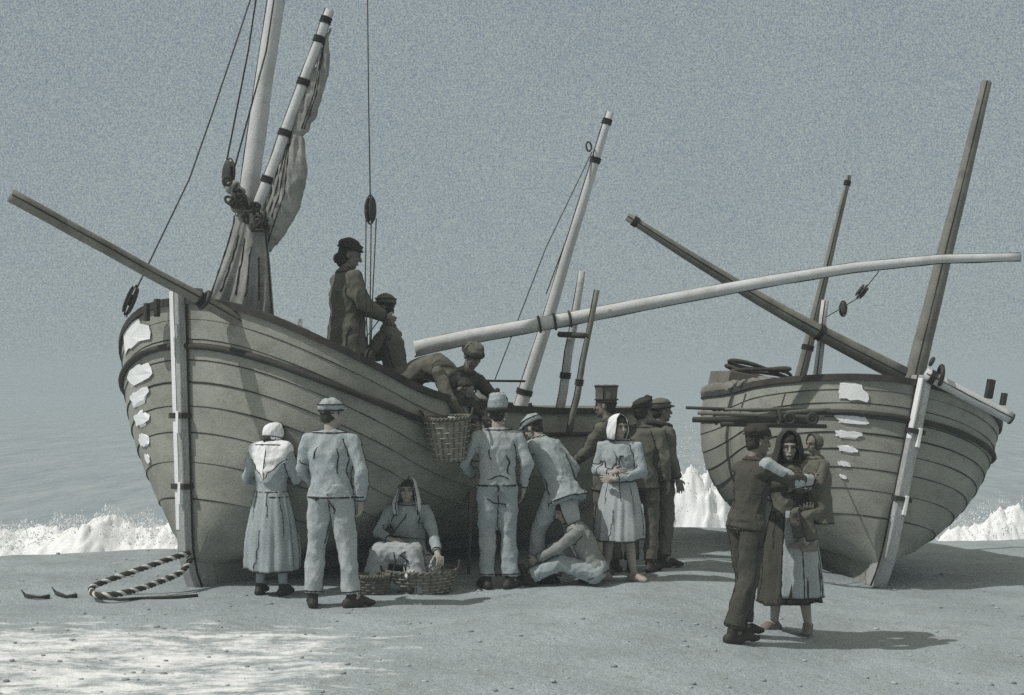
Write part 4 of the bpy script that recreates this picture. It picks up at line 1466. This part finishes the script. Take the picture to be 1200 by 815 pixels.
def build_people(A):
    GR = 'people gathered on the beach beside the boats'
    # 1. woman seen from behind at the bow
    g, h = stand((318, 697), 498)
    f = Fig('woman seen from behind in white cap, pale shawl and long skirt beneath the big bow', g, -18, h / .985, seed=1, head=(-14, -10), group=GR,
            J=dict(elL=(-.27, .02, 1.14), wrL=(-.2, .24, 1.1), elR=(.25, .06, 1.14), wrR=(.16, .27, 1.12), head=(.0, .06, 1.57), neck=(0, .02, 1.44),
                   anL=(-.11, -.03, .085), anR=(.13, .0, .085)))
    f.body(False); f.hair(long=True); f.bonnet('linen'); f.jacket('cloth', (0, 0, .96)); f.shawl('linen', .3)
    f.skirt('cloth', (0, .01, .25), .29, .24); f.stockings('cloth'); f.shoes()
    # 2. man in short jacket, back to us
    g, h = stand((388, 712), 470)
    f = Fig('man seen from behind in cap, short pale jacket and trousers, standing beside the bonneted woman', g, -8, h, seed=2, head=(-40, 0), group=GR, build=1.04,
            J=dict(anL=(-.15, -.02, .085), anR=(.17, .02, .085), knL=(-.13, .03, .49), knR=(.13, .03, .49), toL=(-.2, .12, .025), toR=(.3, .1, .025),
                   elR=(.27, -.05, 1.13), wrR=(.24, .03, .86), elL=(-.26, .04, 1.14), wrL=(-.2, .2, .98)), hands=dict(R=dict(curl=.8), L=dict(curl=.7)))
    f.body(False); f.hair(); f.cap('cloth', True); f.trousers('cloth2', 1.08, lines=[[(.0, -.2, .93), (.02, -.2, .8), (.0, -.15, .74)], [(-.12, -.2, .9), (-.04, -.2, .86)]])
    f.jacket('cloth', (0, 0, .9), 1.04, lines=[[(.1, -.2, 1.34), (.13, -.2, 1.2), (.12, -.2, 1.08)], [(-.14, -.2, 1.36), (-.15, -.2, 1.2)]])
    f.shoes()
    # 3. seated woman facing us with a hooded head
    g = G(476, 690)
    f = Fig('seated woman in a pale hood facing out behind the fish basket', V((g.x, g.y + .12, g.z)), 172, 1.62, seed=3, head=(10, -6), group=GR,
            J=dict(pelvis=(0, -.08, .30), waist=(0, -.07, .42), chest=(0, -.05, .62), neck=(0, -.03, .80), head=(0, .01, .93), shR=(.17, -.03, .76), shL=(-.17, -.03, .76),
                   elR=(.27, .05, .53), wrR=(.1, .24, .47), elL=(-.27, .1, .55), wrL=(-.36, .34, .36), hipR=(.1, -.05, .27), hipL=(-.1, -.05, .27),
                   knR=(.2, .32, .36), knL=(-.13, .34, .36), anR=(.19, .3, .08), anL=(-.12, .32, .08), toR=(.2, .45, .03), toL=(-.13, .47, .03)),
            hands=dict(R=dict(d=(-.9, .3, -.1), n=(0, -.3, -1), curl=.6), L=dict(d=(-.4, .6, -.5), n=(0, .3, -1), curl=.9)))
    f.body(True); f.hair(long=True); f.bonnet('linen', 1.0, 48, (.1, .118, .115), 'hood')
    f.jacket('cloth', (0, -.08, .26), lines=[[(0, .3, .78), (.0, .3, .62)], [(-.1, .3, .5), (.1, .3, .5)]])
    J = f.J
    f.drape([(J['pelvis'], J['knR'], .15, .1), (J['pelvis'], J['knL'], .15, .1), (J['knR'], J['knL'], .1, .1), (J['knR'], (.24, .36, .06), .1, .13), (J['knL'], (-.18, .36, .06), .1, .12),
             ((.24, .34, .06), (-.2, .34, .06), .12, .12), (J['pelvis'], (.25, -.05, .1), .16, .14), (J['pelvis'], (-.25, -.05, .1), .16, .14), ((.25, -.05, .1), (.26, .3, .08), .13, .13), ((-.25, -.05, .1), (-.22, .3, .08), .13, .13)],
            'cloth2', 'skirt', .009, [([(J['hipR'], .13), (J['knR'], .12), (V((.26, .36, .04)), .14)], -1), ([(J['hipL'], .13), (J['knL'], .12), (V((-.22, .36, .04)), .14)], 1)],
            [[(.05, .5, .4), (.04, .5, .25), (.06, .5, .1)], [(-.06, .5, .42), (-.02, .5, .2)]])
    f.shoes()
    # 4. man in the tall knitted cap, back to us
    g, h = stand((583, 690), 470)
    f = Fig('man in tall tasselled cap seen from behind, standing just below the hanging basket', g, 4, h, seed=4, head=(0, 0), group=GR,
            J=dict(anL=(-.1, 0, .085), anR=(.11, -.02, .085), toL=(-.15, .13, .025), toR=(.22, .1, .025), elL=(-.30, .06, 1.13), wrL=(-.22, .22, 1.0), elR=(.27, -.04, 1.13), wrR=(.24, .05, .9),
                   knL=(-.09, .02, .49), knR=(.1, .02, .49)))
    f.body(False); f.hair(); f.knit_cap('cloth', .19); f.trousers('cloth', 1.06, lines=[[(-.13, -.2, .82), (0, -.2, .8), (.05, -.2, .72)], [(0, -.2, .95), (.005, -.2, .82)]])
    f.jacket('cloth2', (0, 0, .93), .98, lines=[[(-.13, -.2, 1.0), (.05, -.2, 1.03), (.14, -.2, 1.0)], [(.1, -.2, 1.2), (.14, -.2, 1.05)], [(-.12, -.2, 1.3), (-.1, -.2, 1.15)]])
    f.shoes()
    # 5. stooping man in loose smock, reaching toward the previous man
    g = G(650, 684)
    f = Fig('stooping man in banded cap and loose pale smock bending beside the tall-capped man', g, 52, 1.66, seed=5, head=(5, -28), group=GR,
            J=dict(pelvis=(0, -.08, .92), waist=(0, -.03, 1.05), chest=(0, .08, 1.22), neck=(0, .18, 1.37), head=(.0, .26, 1.47), shR=(.18, .14, 1.33), shL=(-.18, .14, 1.33),
                   elL=(-.2, .38, 1.18), wrL=(-.08, .58, 1.12), elR=(.27, -.02, 1.08), wrR=(.22, .02, .84), hipR=(.09, -.08, .88), hipL=(-.09, -.08, .88),
                   knL=(-.1, .12, .5), anL=(-.1, .16, .085), toL=(-.1, .32, .025), knR=(.12, -.12, .48), anR=(.14, -.32, .085), toR=(.2, -.18, .025)),
            hands=dict(R=dict(curl=1.1), L=dict(curl=.7)))
    f.body(False); f.hair(); f.cap('cloth', True); f.trousers('cloth2', 1.12)
    f.jacket('cloth', (0, -.16, .78), 1.22, 1.0, 1.1, 'smock', lines=[[(.1, -.2, 1.3), (.13, -.2, 1.1), (.1, -.3, .85)], [(-.2, .0, 1.0), (-.22, -.1, .85)]])
    f.shoes()
    # 6. dark man in the square hat, half hidden
    g, h = stand((712, 672), 462)
    f = Fig('dark coated man in tall square hat standing behind the stooping man', g, 62, h, seed=6, head=(8, 0), skin='skin_dark', group=GR,
            J=dict(elL=(-.2, .12, 1.16), wrL=(-.12, .3, 1.05)))
    f.body(True); f.hair(); f.tall_hat('wash', .19); f.trousers('wash', 1.05); f.jacket('wash', (0, 0, .78), 1.08, name='coat'); f.shoes()
    # 7. man whose cap only shows above the white bonnet
    g, h = stand((752, 670), 470)
    f = Fig('dark man in beret mostly hidden behind the woman in white headscarf', g, -20, h, seed=7, head=(-10, 0), skin='skin_dark', group=GR)
    f.body(True); f.hair(); f.beret('dark', -.3, .9)
    t = MB(); t.tube([f.H(.0, -.02, .13), f.H(.05, .01, .16), f.H(.1, .02, .15)], [.012, .02, .008], 8); t.build('cap_tassel', 'dark', f.root)
    f.trousers('wash'); f.jacket('wash', (0, 0, .82), name='coat'); f.shoes()
    # 8. woman in white headscarf
    g, h = stand((726, 681), 487)
    f = Fig('bare legged woman in white headscarf and knee length skirt with folded arms', g, 158, h, seed=8, head=(48, -6), group=GR,
            J=dict(elR=(.25, .0, 1.13), wrR=(.02, .2, 1.12), elL=(-.25, .02, 1.12), wrL=(-.02, .24, 1.06), anR=(.15, .02, .085), anL=(-.14, -.03, .085), toR=(.27, .14, .025), toL=(-.28, .08, .025)),
            hands=dict(R=dict(d=(-1, .1, .05), n=(0, -1, 0), curl=.5), L=dict(d=(1, .1, .05), n=(0, -1, 0), curl=.5)))
    f.body(True); f.hair(long=True); f.bonnet('linen', .35, 42, (.104, .122, .118), 'headscarf')
    f.jacket('cloth', (0, 0, .95), 1.06, lines=[[(.05, .25, 1.38), (-.03, .3, 1.2), (-.02, .3, 1.05)], [(-.1, .25, 1.35), (-.06, .3, 1.22)], [(.15, .25, 1.0), (.0, .3, .99)]])
    f.skirt('cloth2', (0, .01, .43), .27, .23); f.shoes('skin', 'bare_foot', .03)
    # 9. dark man in profile at the edge of the group
    g, h = stand((773, 664), 469)
    f = Fig('dark coated man in cap and wide collar looking away at the edge of the group', g, -62, h, seed=9, head=(-12, 2), skin='skin_dark', group=GR)
    f.body(True); f.hair(); f.cap('wash', True); f.trousers('wash', 1.05)
    f.jacket('wash', (0, 0, .86), 1.03, name='coat', lines=[[(.15, .1, 1.4), (.2, .05, 1.2), (.2, 0, 1.0)]])
    c = MB(); c.torus(f.J['neck'] + V((0, .0, .0)), .1, .03, (0, .25, 1), 20, 8, 0, 1.15, 1.0); c.build('collar', 'dark', f.root); f.shoes()
    # 10. the couple: man embracing
    g, h = stand((862, 750), 503)
    GC = GR
    f = Fig('man in beret and dark jacket embracing a woman, standing well apart from the boats', g, -66, h * 1.02, seed=10, head=(-5, -4), skin='skin_dark', group=GC,
            J=dict(pelvis=(0, .1, .93), waist=(0, .13, 1.06), chest=(0, .16, 1.25), neck=(0, .17, 1.43), head=(0, .21, 1.56), shR=(.185, .15, 1.38), shL=(-.185, .17, 1.38),
                   elR=(.25, .36, 1.27), wrR=(.17, .62, 1.25), elL=(-.24, .38, 1.18), wrL=(-.12, .6, 1.2), hipR=(.09, .1, .89), hipL=(-.09, .1, .89),
                   knR=(.11, .04, .49), knL=(-.1, .16, .49), anR=(.12, -.1, .085), anL=(-.12, .14, .085), toR=(.15, .07, .025), toL=(-.14, .31, .025)),
            hands=dict(R=dict(curl=.5, n=(-1, 0, 0)), L=dict(curl=.5, n=(1, 0, 0))))
    f.body(True); f.hair(); f.beret('dark', .1, .86); f.trousers('washdark', 1.12, lines=[[(.25, .1, .8), (.26, .06, .55), (.24, -.05, .2)], [(.25, .2, .85), (.24, .18, .7)]])
    f.jacket('washdark', (0, .09, .86), 1.08, lines=[[(.3, .2, 1.3), (.25, .1, 1.15), (.2, .1, 1.0)]])
    # pale shoulder cape of his shirt sleeves: a light sleeve over the near arm
    J = f.J
    f.drape([(J['shR'] + V((.01, 0, .005)), J['elR'], .064, .062), (J['elR'], lerp(J['elR'], J['wrR'], .82), .061, .05)], 'cloth2', 'shirt_sleeve', .006, [([(J['shR'], .08), (J['elR'], .07), (lerp(J['elR'], J['wrR'], .8), .06)], 1), ([(J['shR'], .08), (J['elR'], .07), (lerp(J['elR'], J['wrR'], .8), .06)], -1)])
    f.shoes()
    # 11. mother
    g2, h2 = stand((926, 742), 507)
    f = Fig('barefoot woman in dark hood and pale apron holding a child on her arm', V((g2.x, g2.y + .02, g2.z)), 160, h2, seed=11, head=(14, -12), group=GC,
            J=dict(elR=(.25, .1, 1.15), wrR=(.16, .32, 1.2), elL=(-.26, .08, 1.1), wrL=(-.2, .32, 1.08), anR=(.13, .0, .085), anL=(-.15, -.02, .085), toR=(.2, .14, .025), toL=(-.17, .15, .025), head=(.0, .04, 1.585)),
            hands=dict(L=dict(d=(-.2, 1, .1), n=(0, 0, 1), curl=.7), R=dict(d=(.3, 1, 0), n=(0, 0, 1), curl=.6)))
    f.body(True); f.hair(long=True); f.bonnet('dark', .7, 45, (.108, .125, .125), 'hood')
    f.jacket('wash', (0, 0, .95), 1.05); f.shawl('washdark', .3, .25)
    f.skirt('washdark', (0, .01, .27), .27, .23); f.apron('cloth2', (0, .015, .32), .285, .245, 84, 212); f.shoes('skin_dark', 'bare_foot', .03)  # dark skirt beside the apron carries the couple's shade in its colour
    mo = f
    # 12. child on her arm
    cw = mo.root.matrix_basis @ V((-.29, .27, .99))
    f = Fig('small child in a smock carried on the arm of the hooded woman', cw, 100, 1.12, seed=12, head=(20, -8), skin='skin_dark', group=GC,
            J=dict(pelvis=(0, 0, .12), waist=(0, .0, .3), chest=(0, .02, .52), neck=(0, .04, .74), head=(0, .07, .9), shR=(.17, .02, .69), shL=(-.17, .02, .69),
                   elR=(.24, .12, .45), wrR=(.12, .34, .5), elL=(-.24, .1, .46), wrL=(-.12, .32, .55), hipR=(.1, 0, .1), hipL=(-.1, 0, .1), knR=(.17, .24, .06), knL=(-.17, .24, .06),
                   anR=(.19, .16, -.28), anL=(-.19, .16, -.28), toR=(.2, .3, -.34), toL=(-.2, .3, -.34)))
    f.body(True); f.hair(); f.bonnet('wash', 0, 60, (.095, .112, .105), 'bonnet')
    J = f.J
    f.jacket('wash', (0, .0, -.05), 1.1, loose=1.08, name='smock'); f.trousers('wash', 1.0, end=.85)
    # ---- aboard
    AG = 'crew aboard the larger boat'

    def at(x, y, z=1.4):
        return A.Mx @ V((x, y, z))
    # 13. standing man
    p = at(1.52, -.5)
    f = Fig('man in dark cap and long smock standing tall on the deck by the hanging tackle', p, -62, (P(0, 284, p.y).z - p.z), seed=13, head=(-20, -14), skin='skin_dark', group=AG,
            J=dict(elR=(.26, .05, 1.14), wrR=(.2, .28, 1.05), elL=(-.25, .1, 1.14), wrL=(-.1, .34, 1.1)), build=1.04, hands=dict(R=dict(curl=.9), L=dict(curl=.9)))
    f.body(True); f.hair(long=True); f.beret('dark', -.2, .78); f.trousers('wash', 1.1)
    f.jacket('wash', (0, 0, .7), 1.12, 1.1, 1.1, 'smock', lines=[[(.25, .1, 1.25), (.25, .05, 1.0), (.2, 0, .8)], [(.2, .2, 1.35), (.12, .25, 1.2), (.1, .25, .9)], [(.3, -.1, 1.0), (.25, -.15, .8)]])
    # 14. kneeling man
    p = at(1.97, -.72, 1.5)
    hh = P(0, 346, p.y).z - p.z
    f = Fig('kneeling man in headscarf holding a bundle at the rail, facing the standing man', p, 78, 1.66, seed=14, head=(0, 2), skin='skin_dark', group=AG,
            J=dict(pelvis=(0, -.02, .52), waist=(0, .0, .65), chest=(0, .04, .85), neck=(0, .07, 1.03), head=(0, .11, hh / (1.66 / 1.7) - .12), shR=(.18, .05, .98), shL=(-.18, .05, .98),
                   elR=(.25, .16, .74), wrR=(.13, .38, .72), elL=(-.24, .2, .74), wrL=(-.1, .42, .7), hipR=(.09, -.02, .48), hipL=(-.09, -.02, .48), knR=(.13, .1, .08), knL=(-.13, .1, .08),
                   anR=(.13, -.32, .06), anL=(-.13, -.32, .06), toR=(.13, -.42, .03), toL=(-.13, -.42, .03)),
            hands=dict(R=dict(d=(-.4, .8, 0), n=(0, 0, 1), curl=.6), L=dict(d=(.4, .8, 0), n=(0, 0, 1), curl=.6)))
    f.body(True); f.hair(); f.cap('wash', False); f.trousers('wash', 1.05); f.jacket('wash', None, 1.05, lines=[[(-.25, .0, .95), (-.25, .0, .75), (-.2, -.05, .6)]])
    q = f.root.matrix_basis @ V((.02, .46, .72))
    mb = MB(); mb.ball((0, 0, 0), (.13, .12, .12)); mb.ball((.06, .02, .08), (.08, .07, .06)); mb.ball((-.05, -.03, -.1), (.1, .09, .12)); mb.taper((0, 0, .1), (.02, 0, .17), .04, .05)
    co, fs, no = remesh(mb, .011, 3); co = folds(co, no, .009, 14, 4)
    o = nobj('sack', co, fs, 'wash', None); o.location = q; tag(o, 'small tied sack held by the kneeling man at the rail', 'sack')
    # 15. man bent double over the gunwale, his back the highest part of him
    p = at(1.66, -1.12)
    f = Fig('man bent double over the gunwale, head down, one sleeve reaching to the hanging basket', p, -112, 1.72, seed=15, head=(0, -62), skin='skin_dark', group=AG,
            J=dict(pelvis=(0, .0, .52), waist=(0, .14, .64), chest=(0, .34, .68), neck=(0, .53, .57), head=(.0, .60, .46), shR=(.18, .46, .62), shL=(-.18, .46, .6),
                   elR=(.2, .58, .36), wrR=(.12, .68, .16), elL=(-.2, .62, .36), wrL=(-.06, .72, .14), hipR=(.09, -.02, .49), hipL=(-.09, -.02, .49), knR=(.13, .12, .07), knL=(-.13, .12, .07),
                   anR=(.13, -.32, .06), anL=(-.13, -.32, .06), toR=(.13, -.42, .03), toL=(-.13, -.42, .03)), hands=dict(R=dict(curl=1.2), L=dict(curl=1.2)))
    f.body(True); f.hair(); f.trousers('wash', 1.1); f.jacket('wash', None, 1.08, lines=[[(.22, .45, .55), (.2, .3, .5), (.2, .1, .5)]])
    # 16. second man beside him, head up
    p = at(2.1, -1.32)
    f = Fig('man in knitted cap crouched at the rail with lowered arms, just above the hanging basket', p, -128, 1.7, seed=16, head=(-16, -30), skin='skin_dark', group=AG,
            J=dict(pelvis=(0, -.12, .28), waist=(0, -.03, .38), chest=(0, .12, .52), neck=(0, .23, .67), head=(0, .29, .80), shR=(.18, .18, .62), shL=(-.18, .18, .62),
                   elR=(.22, .36, .42), wrR=(.12, .52, .2), elL=(-.22, .36, .42), wrL=(-.12, .52, .2), hipR=(.09, -.12, .25), hipL=(-.09, -.12, .25), knR=(.17, .1, .08), knL=(-.17, .1, .08),
                   anR=(.16, -.3, .06), anL=(-.16, -.3, .06), toR=(.16, -.4, .03), toL=(-.16, -.4, .03)), hands=dict(R=dict(curl=1.2), L=dict(curl=1.2)))
    f.body(True); f.hair(); f.knit_cap('wash', .13, False); f.trousers('wash', 1.05); f.jacket('washdark', None, 1.0)
    # 17. figure crouched on the shingle at the stooping man's feet
    g = G(697, 684)
    f = Fig('crouching figure in pale headscarf sitting on the shingle with one leg stretched out', V((g.x, g.y - .12, g.z)), 80, 1.55, seed=17, head=(25, -22), group=GR,
            J=dict(pelvis=(0, 0, .15), waist=(0, .05, .27), chest=(0, .15, .47), neck=(0, .24, .62), head=(0, .31, .74), shR=(.17, .18, .57), shL=(-.17, .18, .57),
                   elR=(.22, .34, .40), wrR=(.13, .54, .32), elL=(-.22, .36, .38), wrL=(-.12, .58, .26), hipR=(.1, 0, .13), hipL=(-.1, 0, .13), knR=(.12, .36, .34), knL=(-.12, .34, .24),
                   anR=(.12, .46, .07), anL=(-.13, .66, .08), toR=(.13, .6, .03), toL=(-.14, .74, .19)), hands=dict(R=dict(curl=.8), L=dict(curl=.8)))
    f.body(True); f.hair(long=True); f.bonnet('cloth2', .4, 55, (.102, .12, .115), 'headscarf'); f.jacket('mid', None, 1.08); f.trousers('cloth', 1.15); f.shoes()
    return f


def basket(loc, rt, rb, h, name, label, m='wicker', sy=1.0, tilt=(0, 0, 0), handles=True, nw=9, ns=26):
    """woven basket: stakes, weavers going in and out, twisted rim, base, handles"""
    root = empty(name, loc, label, 'basket', None, tilt)
    mb = MB()
    rings = []
    for i in range(6):
        t = i / 5; r = rb + (rt - rb) * t
        rings.append([V((r * .97 * math.cos(2 * PI * j / 40), r * .97 * sy * math.sin(2 * PI * j / 40), .01 + h * t)) for j in range(40)])
    mb.loft([[p * .3 for p in rings[0]]] + rings, 0, True)
    mb.f.pop(); mb.m.pop()
    for j in range(ns):
        a = 2 * PI * j / ns
        mb.tube([V(((rb + (rt - rb) * t) * math.cos(a), (rb + (rt - rb) * t) * sy * math.sin(a), .01 + h * t)) for t in (0, .3, .6, 1.0)], .006, 6, 1)
    for i in range(nw):
        t = (i + .5) / nw; r = rb + (rt - rb) * t
        pts = []
        for k in range(ns * 4 + 1):
            a = 2 * PI * k / (ns * 4)
            rr = r + .009 * math.cos(a * ns / 2 + (i % 2) * PI)
            pts.append(V((rr * math.cos(a), rr * sy * math.sin(a), .01 + h * t)))
        mb.tube(pts, .0075, 6, 2)
    mb.build('woven_side', [m, 'wickerdark', m], root)
    mb = MB()
    for q in range(2):
        pts = []
        for k in range(97):
            a = 2 * PI * k / 96
            rr = rt + .011 * math.cos(a * 18 + q * PI)
            pts.append(V((rr * math.cos(a), rr * sy * math.sin(a), h + .015 + .011 * math.sin(a * 18 + q * PI))))
        mb.tube(pts, .011, 6)
    mb.build('rim', 'wickerdark', root)
    if handles:
        for sg in (-1, 1):
            mb = MB()
            mb.tube([V((sg * (rt + .005 + .02 * math.sin(PI * k / 10)), .09 * math.cos(PI * k / 10), h + .02 + .07 * math.sin(PI * k / 10))) for k in range(11)], .011, 8)
            mb.build('handle', 'rope', root)
    return root


def fish(loc, yaw, pitch, ln, label, group):
    root = empty('fish', loc, label, 'fish', group, (0, pitch, yaw))
    mb = MB()
    pts, rr = [], []
    for k in range(13):
        t = k / 12
        pts.append(V(((t - .5) * ln, .012 * math.sin(t * 5), 0)))
        w = ln * .115 * (math.sin(PI * min(1, t * 1.02 + .04)) ** .7) * (1 - .45 * t) + .002
        rr.append((w * .6, w))
    mb.tube(pts, rr, 12, 0, True, 1, (0, 1, 0))
    mb.build('body', 'fish', root)
    mb = MB()
    a = pts[-1]
    for sg in (1, -1):
        mb.add([a + V((-.02, .003, 0)), a + V((.06, .003, sg * .06)), a + V((.03, .003, 0)), a + V((-.02, -.003, 0)), a + V((.06, -.003, sg * .06)), a + V((.03, -.003, 0))],
               [(0, 1, 2), (5, 4, 3), (0, 3, 4, 1), (1, 4, 5, 2)])
    mb.build('tail_fin', 'fish', root, False)
    return root


def build_props(A):
    # basket being lowered at the ship's side
    c = P(527, 541, 13.1)
    bk = basket(V((c.x, c.y, c.z)), .21, .142, .38, 'basket', 'deep wicker basket of fish hanging against the hull from the bending man', 'wicker', .85, (math.radians(4), math.radians(-3), 0), True, 8, 20)
    bm = bk.matrix_basis
    for i, (x, y, z, yw) in enumerate(((-.06, .0, .36, .3), (.06, .03, .365, 1.2), (.0, -.06, .37, 2.2))):
        fish(bm @ V((x, y, z)), yw, .25, .26, 'fish lying in the mouth of the hanging basket', 'fish in the hanging basket')
    # basket on the beach in front of the seated woman
    g = G(492, 693)
    bk = basket(V((g.x, g.y - .0, g.z - .01)), .33, .27, .19, 'basket', 'wide shallow wicker basket of fish on the ground before the seated woman', 'wicker', .72, (math.radians(3), 0, math.radians(4)), True, 6, 30)
    bm = bk.matrix_basis
    rnd = random.Random(8)
    for i in range(9):
        fish(bm @ V((rnd.uniform(-.2, .2), rnd.uniform(-.13, .13), .15 + .012 * i)), rnd.uniform(0, 6), rnd.uniform(-.2, .2), rnd.uniform(.24, .34), 'fish heaped in the wide basket on the ground', 'fish in the wide basket')
    # small flat creel by the seated woman
    g = G(436, 697)
    basket(V((g.x, g.y, g.z)), .15, .12, .15, 'basket', 'small dark wicker creel between the wide fish basket and the jacketed man', 'wickerdark', .8, (0, 0, 0), False, 6, 18)
    # white cloths aboard
    for (px, py, d, sx, lab) in ((344, 392, 13.5, 1, 'crumpled white cloth with standing peaks on the fore rail near the sail'), (556, 464, 14.6, 1.1, 'crumpled white cloth on the after deck below the boom end')):
        mb = MB()
        mb.ball((0, 0, -.02), (.15 * sx, .08, .045)); mb.taper((-.07, 0, .0), (-.085, 0, .1), .035, .012); mb.taper((.05, 0, .0), (.065, 0, .14), .04, .013); mb.ball((.1, 0, .01), (.07, .06, .05))
        co, fs, no = remesh(mb, .009, 2); co = folds(co, no, .008, 22, 3)
        ob = nobj('white_cloth', co, fs, 'linen', None); ob.location = P(px, py, d); tag(ob, lab, 'cloth')
    # mooring warp looped from the bow
    R0 = P(220, 648, 12.35)
    loop = [P(222, 648, 13.1), P(200, 655, 12.95), P(165, 667, 12.75), P(125, 681, 12.6), P(107, 690, 12.45), P(116, 698, 12.2), P(150, 694, 12.3), P(185, 683, 12.6), P(212, 671, 12.9), P(224, 655, 13.1)]
    rope_strands(loop, .025, 'mooring_rope', 'thick two-tone rope hanging in a long loop from the foot of the big bow', 'rope', 8)
    gp = [G(x, y) + V((0, 0, .015)) for x, y in ((112, 703), (140, 705), (175, 703), (205, 702), (232, 700))]
    mb = MB(); mb.tube(gp, .014, 7)
    tag(mb.build('ground_rope', 'rope'), 'thin dark rope lying straight on the shingle below the looped rope', 'rope')
    # driftwood sticks
    for pts, lab in ((((30, 701), (46, 703), (58, 702)), 'short dark driftwood stick at the beach edge, nearest the surf'), (((66, 698), (78, 702), (90, 701)), 'forked dark driftwood stick lying nearer the rope loop')):
        mb = MB(); q = [G(*p) + V((0, 0, .02)) for p in pts]
        mb.tube(q, [.018, .012, .022], 7); mb.tube([q[0], q[0] + V((-.05, .03, .05))], [.012, .004], 6)
        tag(mb.build('driftwood', 'tar'), lab, 'driftwood')
    # staff beside the tall-capped man
    q0, q1 = G(549, 674), P(551, 548, G(549, 674).y - .1)
    mb = MB(); mb.tube([q0, lerp(q0, q1, .5) + V((.008, 0, 0)), q1], [.016, .018, .02], 8)
    tag(mb.build('staff', 'darkspar'), 'upright wooden staff beside the tall-capped man, under the hanging basket', 'staff')


# ------------------------------------------------------------------ BUILD
build_ground()
build_sea()
A = build_left_boat()
build_boom(A)
B = build_right_boat()
build_bundle(B)
build_people(A)
build_props(A)
surf([(-420, 640), (-200, 620), (-40, 612), (0, 618), (40, 616), (90, 610), (130, 603), (165, 606), (200, 610), (240, 625), (520, 632)], 20.0, 646, 'surf', 1)
surf([(760, 640), (772, 588), (786, 552), (804, 534), (822, 540), (842, 537), (862, 564), (900, 606), (960, 630), (1040, 630)], 24.5, 655, 'surf', 2)
surf([(1040, 646), (1090, 640), (1120, 615), (1150, 600), (1175, 592), (1200, 596), (1250, 600), (1420, 626), (1600, 640)], 24.0, 655, 'surf', 3)

hz = MB(); hz.box((0, 290, 2.75), (1500, 660, 13.5))
hm = bpy.data.materials.new('sea_haze'); hm.use_nodes = True
hn = hm.node_tree.nodes; hn.remove(hn['Principled BSDF'])
pv = hn.new('ShaderNodeVolumePrincipled')
pv.inputs['Color'].default_value = (.565, .65, .70, 1); pv.inputs['Density'].default_value = .0032
hm.node_tree.links.new(pv.outputs[0], hn['Material Output'].inputs['Volume'])
M['haze'] = hm
tag(hz.build('haze', 'haze', None, False), kind='stuff')

# ------------------------------------------------------------------ LIGHT, SKY, CAMERA
EL, AZ = math.radians(52), math.radians(202)     # sun from the left, a little in front
sv = V((math.cos(EL) * math.cos(AZ), math.cos(EL) * math.sin(AZ), math.sin(EL)))
sl = bpy.data.lights.new('sun', 'SUN'); sl.energy = 2.85; sl.angle = math.radians(.6); sl.color = (1, .97, .93)
so = bpy.data.objects.new('sun', sl); COL.objects.link(so); so.rotation_euler = sv.to_track_quat('Z', 'Y').to_euler()

w = bpy.data.worlds.new('World'); SC.world = w; w.use_nodes = True
nt = w.node_tree; N, L = nt.nodes, nt.links
bg = N['Background']; bg.inputs['Strength'].default_value = .1
sky = N.new('ShaderNodeTexSky'); sky.sky_type = 'NISHITA'; sky.sun_disc = False
sky.sun_elevation = EL; sky.sun_rotation = math.atan2(sv.x, sv.y)
tc = N.new('ShaderNodeTexCoord')
sep = N.new('ShaderNodeSeparateXYZ'); L.new(tc.outputs['Generated'], sep.inputs[0])
rp = N.new('ShaderNodeValToRGB')
e = rp.color_ramp.elements
e[0].position, e[0].color = .30, (2.8, 3.27, 3.42, 1)
e[1].position, e[1].color = .60, (4.7, 4.45, 3.6, 1)
L.new(sep.outputs['Z'], rp.inputs['Fac'])


def wn(scale, det, ro):
    n = N.new('ShaderNodeTexNoise'); n.inputs['Scale'].default_value = scale; n.inputs['Detail'].default_value = det; n.inputs['Roughness'].default_value = ro
    L.new(tc.outputs['Generated'], n.inputs['Vector'])
    return n


def mul(a, ramp):
    m = N.new('ShaderNodeMix'); m.data_type = 'RGBA'; m.blend_type = 'MULTIPLY'; m.inputs['Factor'].default_value = 1
    L.new(a, m.inputs['A']); L.new(ramp, m.inputs['B'])
    return m.outputs['Result']


def ramp(src, p0, c0, p1, c1):
    r = N.new('ShaderNodeValToRGB'); q = r.color_ramp.elements
    q[0].position, q[0].color = p0, (*c0, 1); q[1].position, q[1].color = p1, (*c1, 1)
    L.new(src, r.inputs['Fac'])
    return r.outputs['Color']


veil = rp.outputs['Color']
veil = mul(veil, ramp(wn(1000, 1, .8).outputs['Fac'], .34, (.60, .67, .81), .66, (1.40, 1.33, 1.17)))
veil = mul(veil, ramp(wn(7, 5, .6).outputs['Fac'], .3, (.94, .96, .98), .7, (1.06, 1.04, 1.02)))
mx = N.new('ShaderNodeMix'); mx.data_type = 'RGBA'; mx.inputs['Factor'].default_value = .93
L.new(sky.outputs['Color'], mx.inputs['A']); L.new(veil, mx.inputs['B'])
L.new(mx.outputs['Result'], bg.inputs['Color'])

cam = bpy.data.cameras.new('camera'); co_ = bpy.data.objects.new('camera', cam); COL.objects.link(co_)
co_.location = (0, 0, EYE); co_.rotation_euler = (PI / 2, 0, 0)
cam.sensor_width = 36; cam.lens = 36 * F / 1200; cam.shift_y = (HOR - 407.5) / 1200
cam.clip_end = 20000; cam.clip_start = .1
SC.camera = co_
SC.view_settings.view_transform = 'Standard'; SC.view_settings.look = 'None'
SC.view_settings.exposure = 0; SC.view_settings.gamma = 1
SC.cycles.use_denoising = False
SC.cycles.volume_bounces = 2
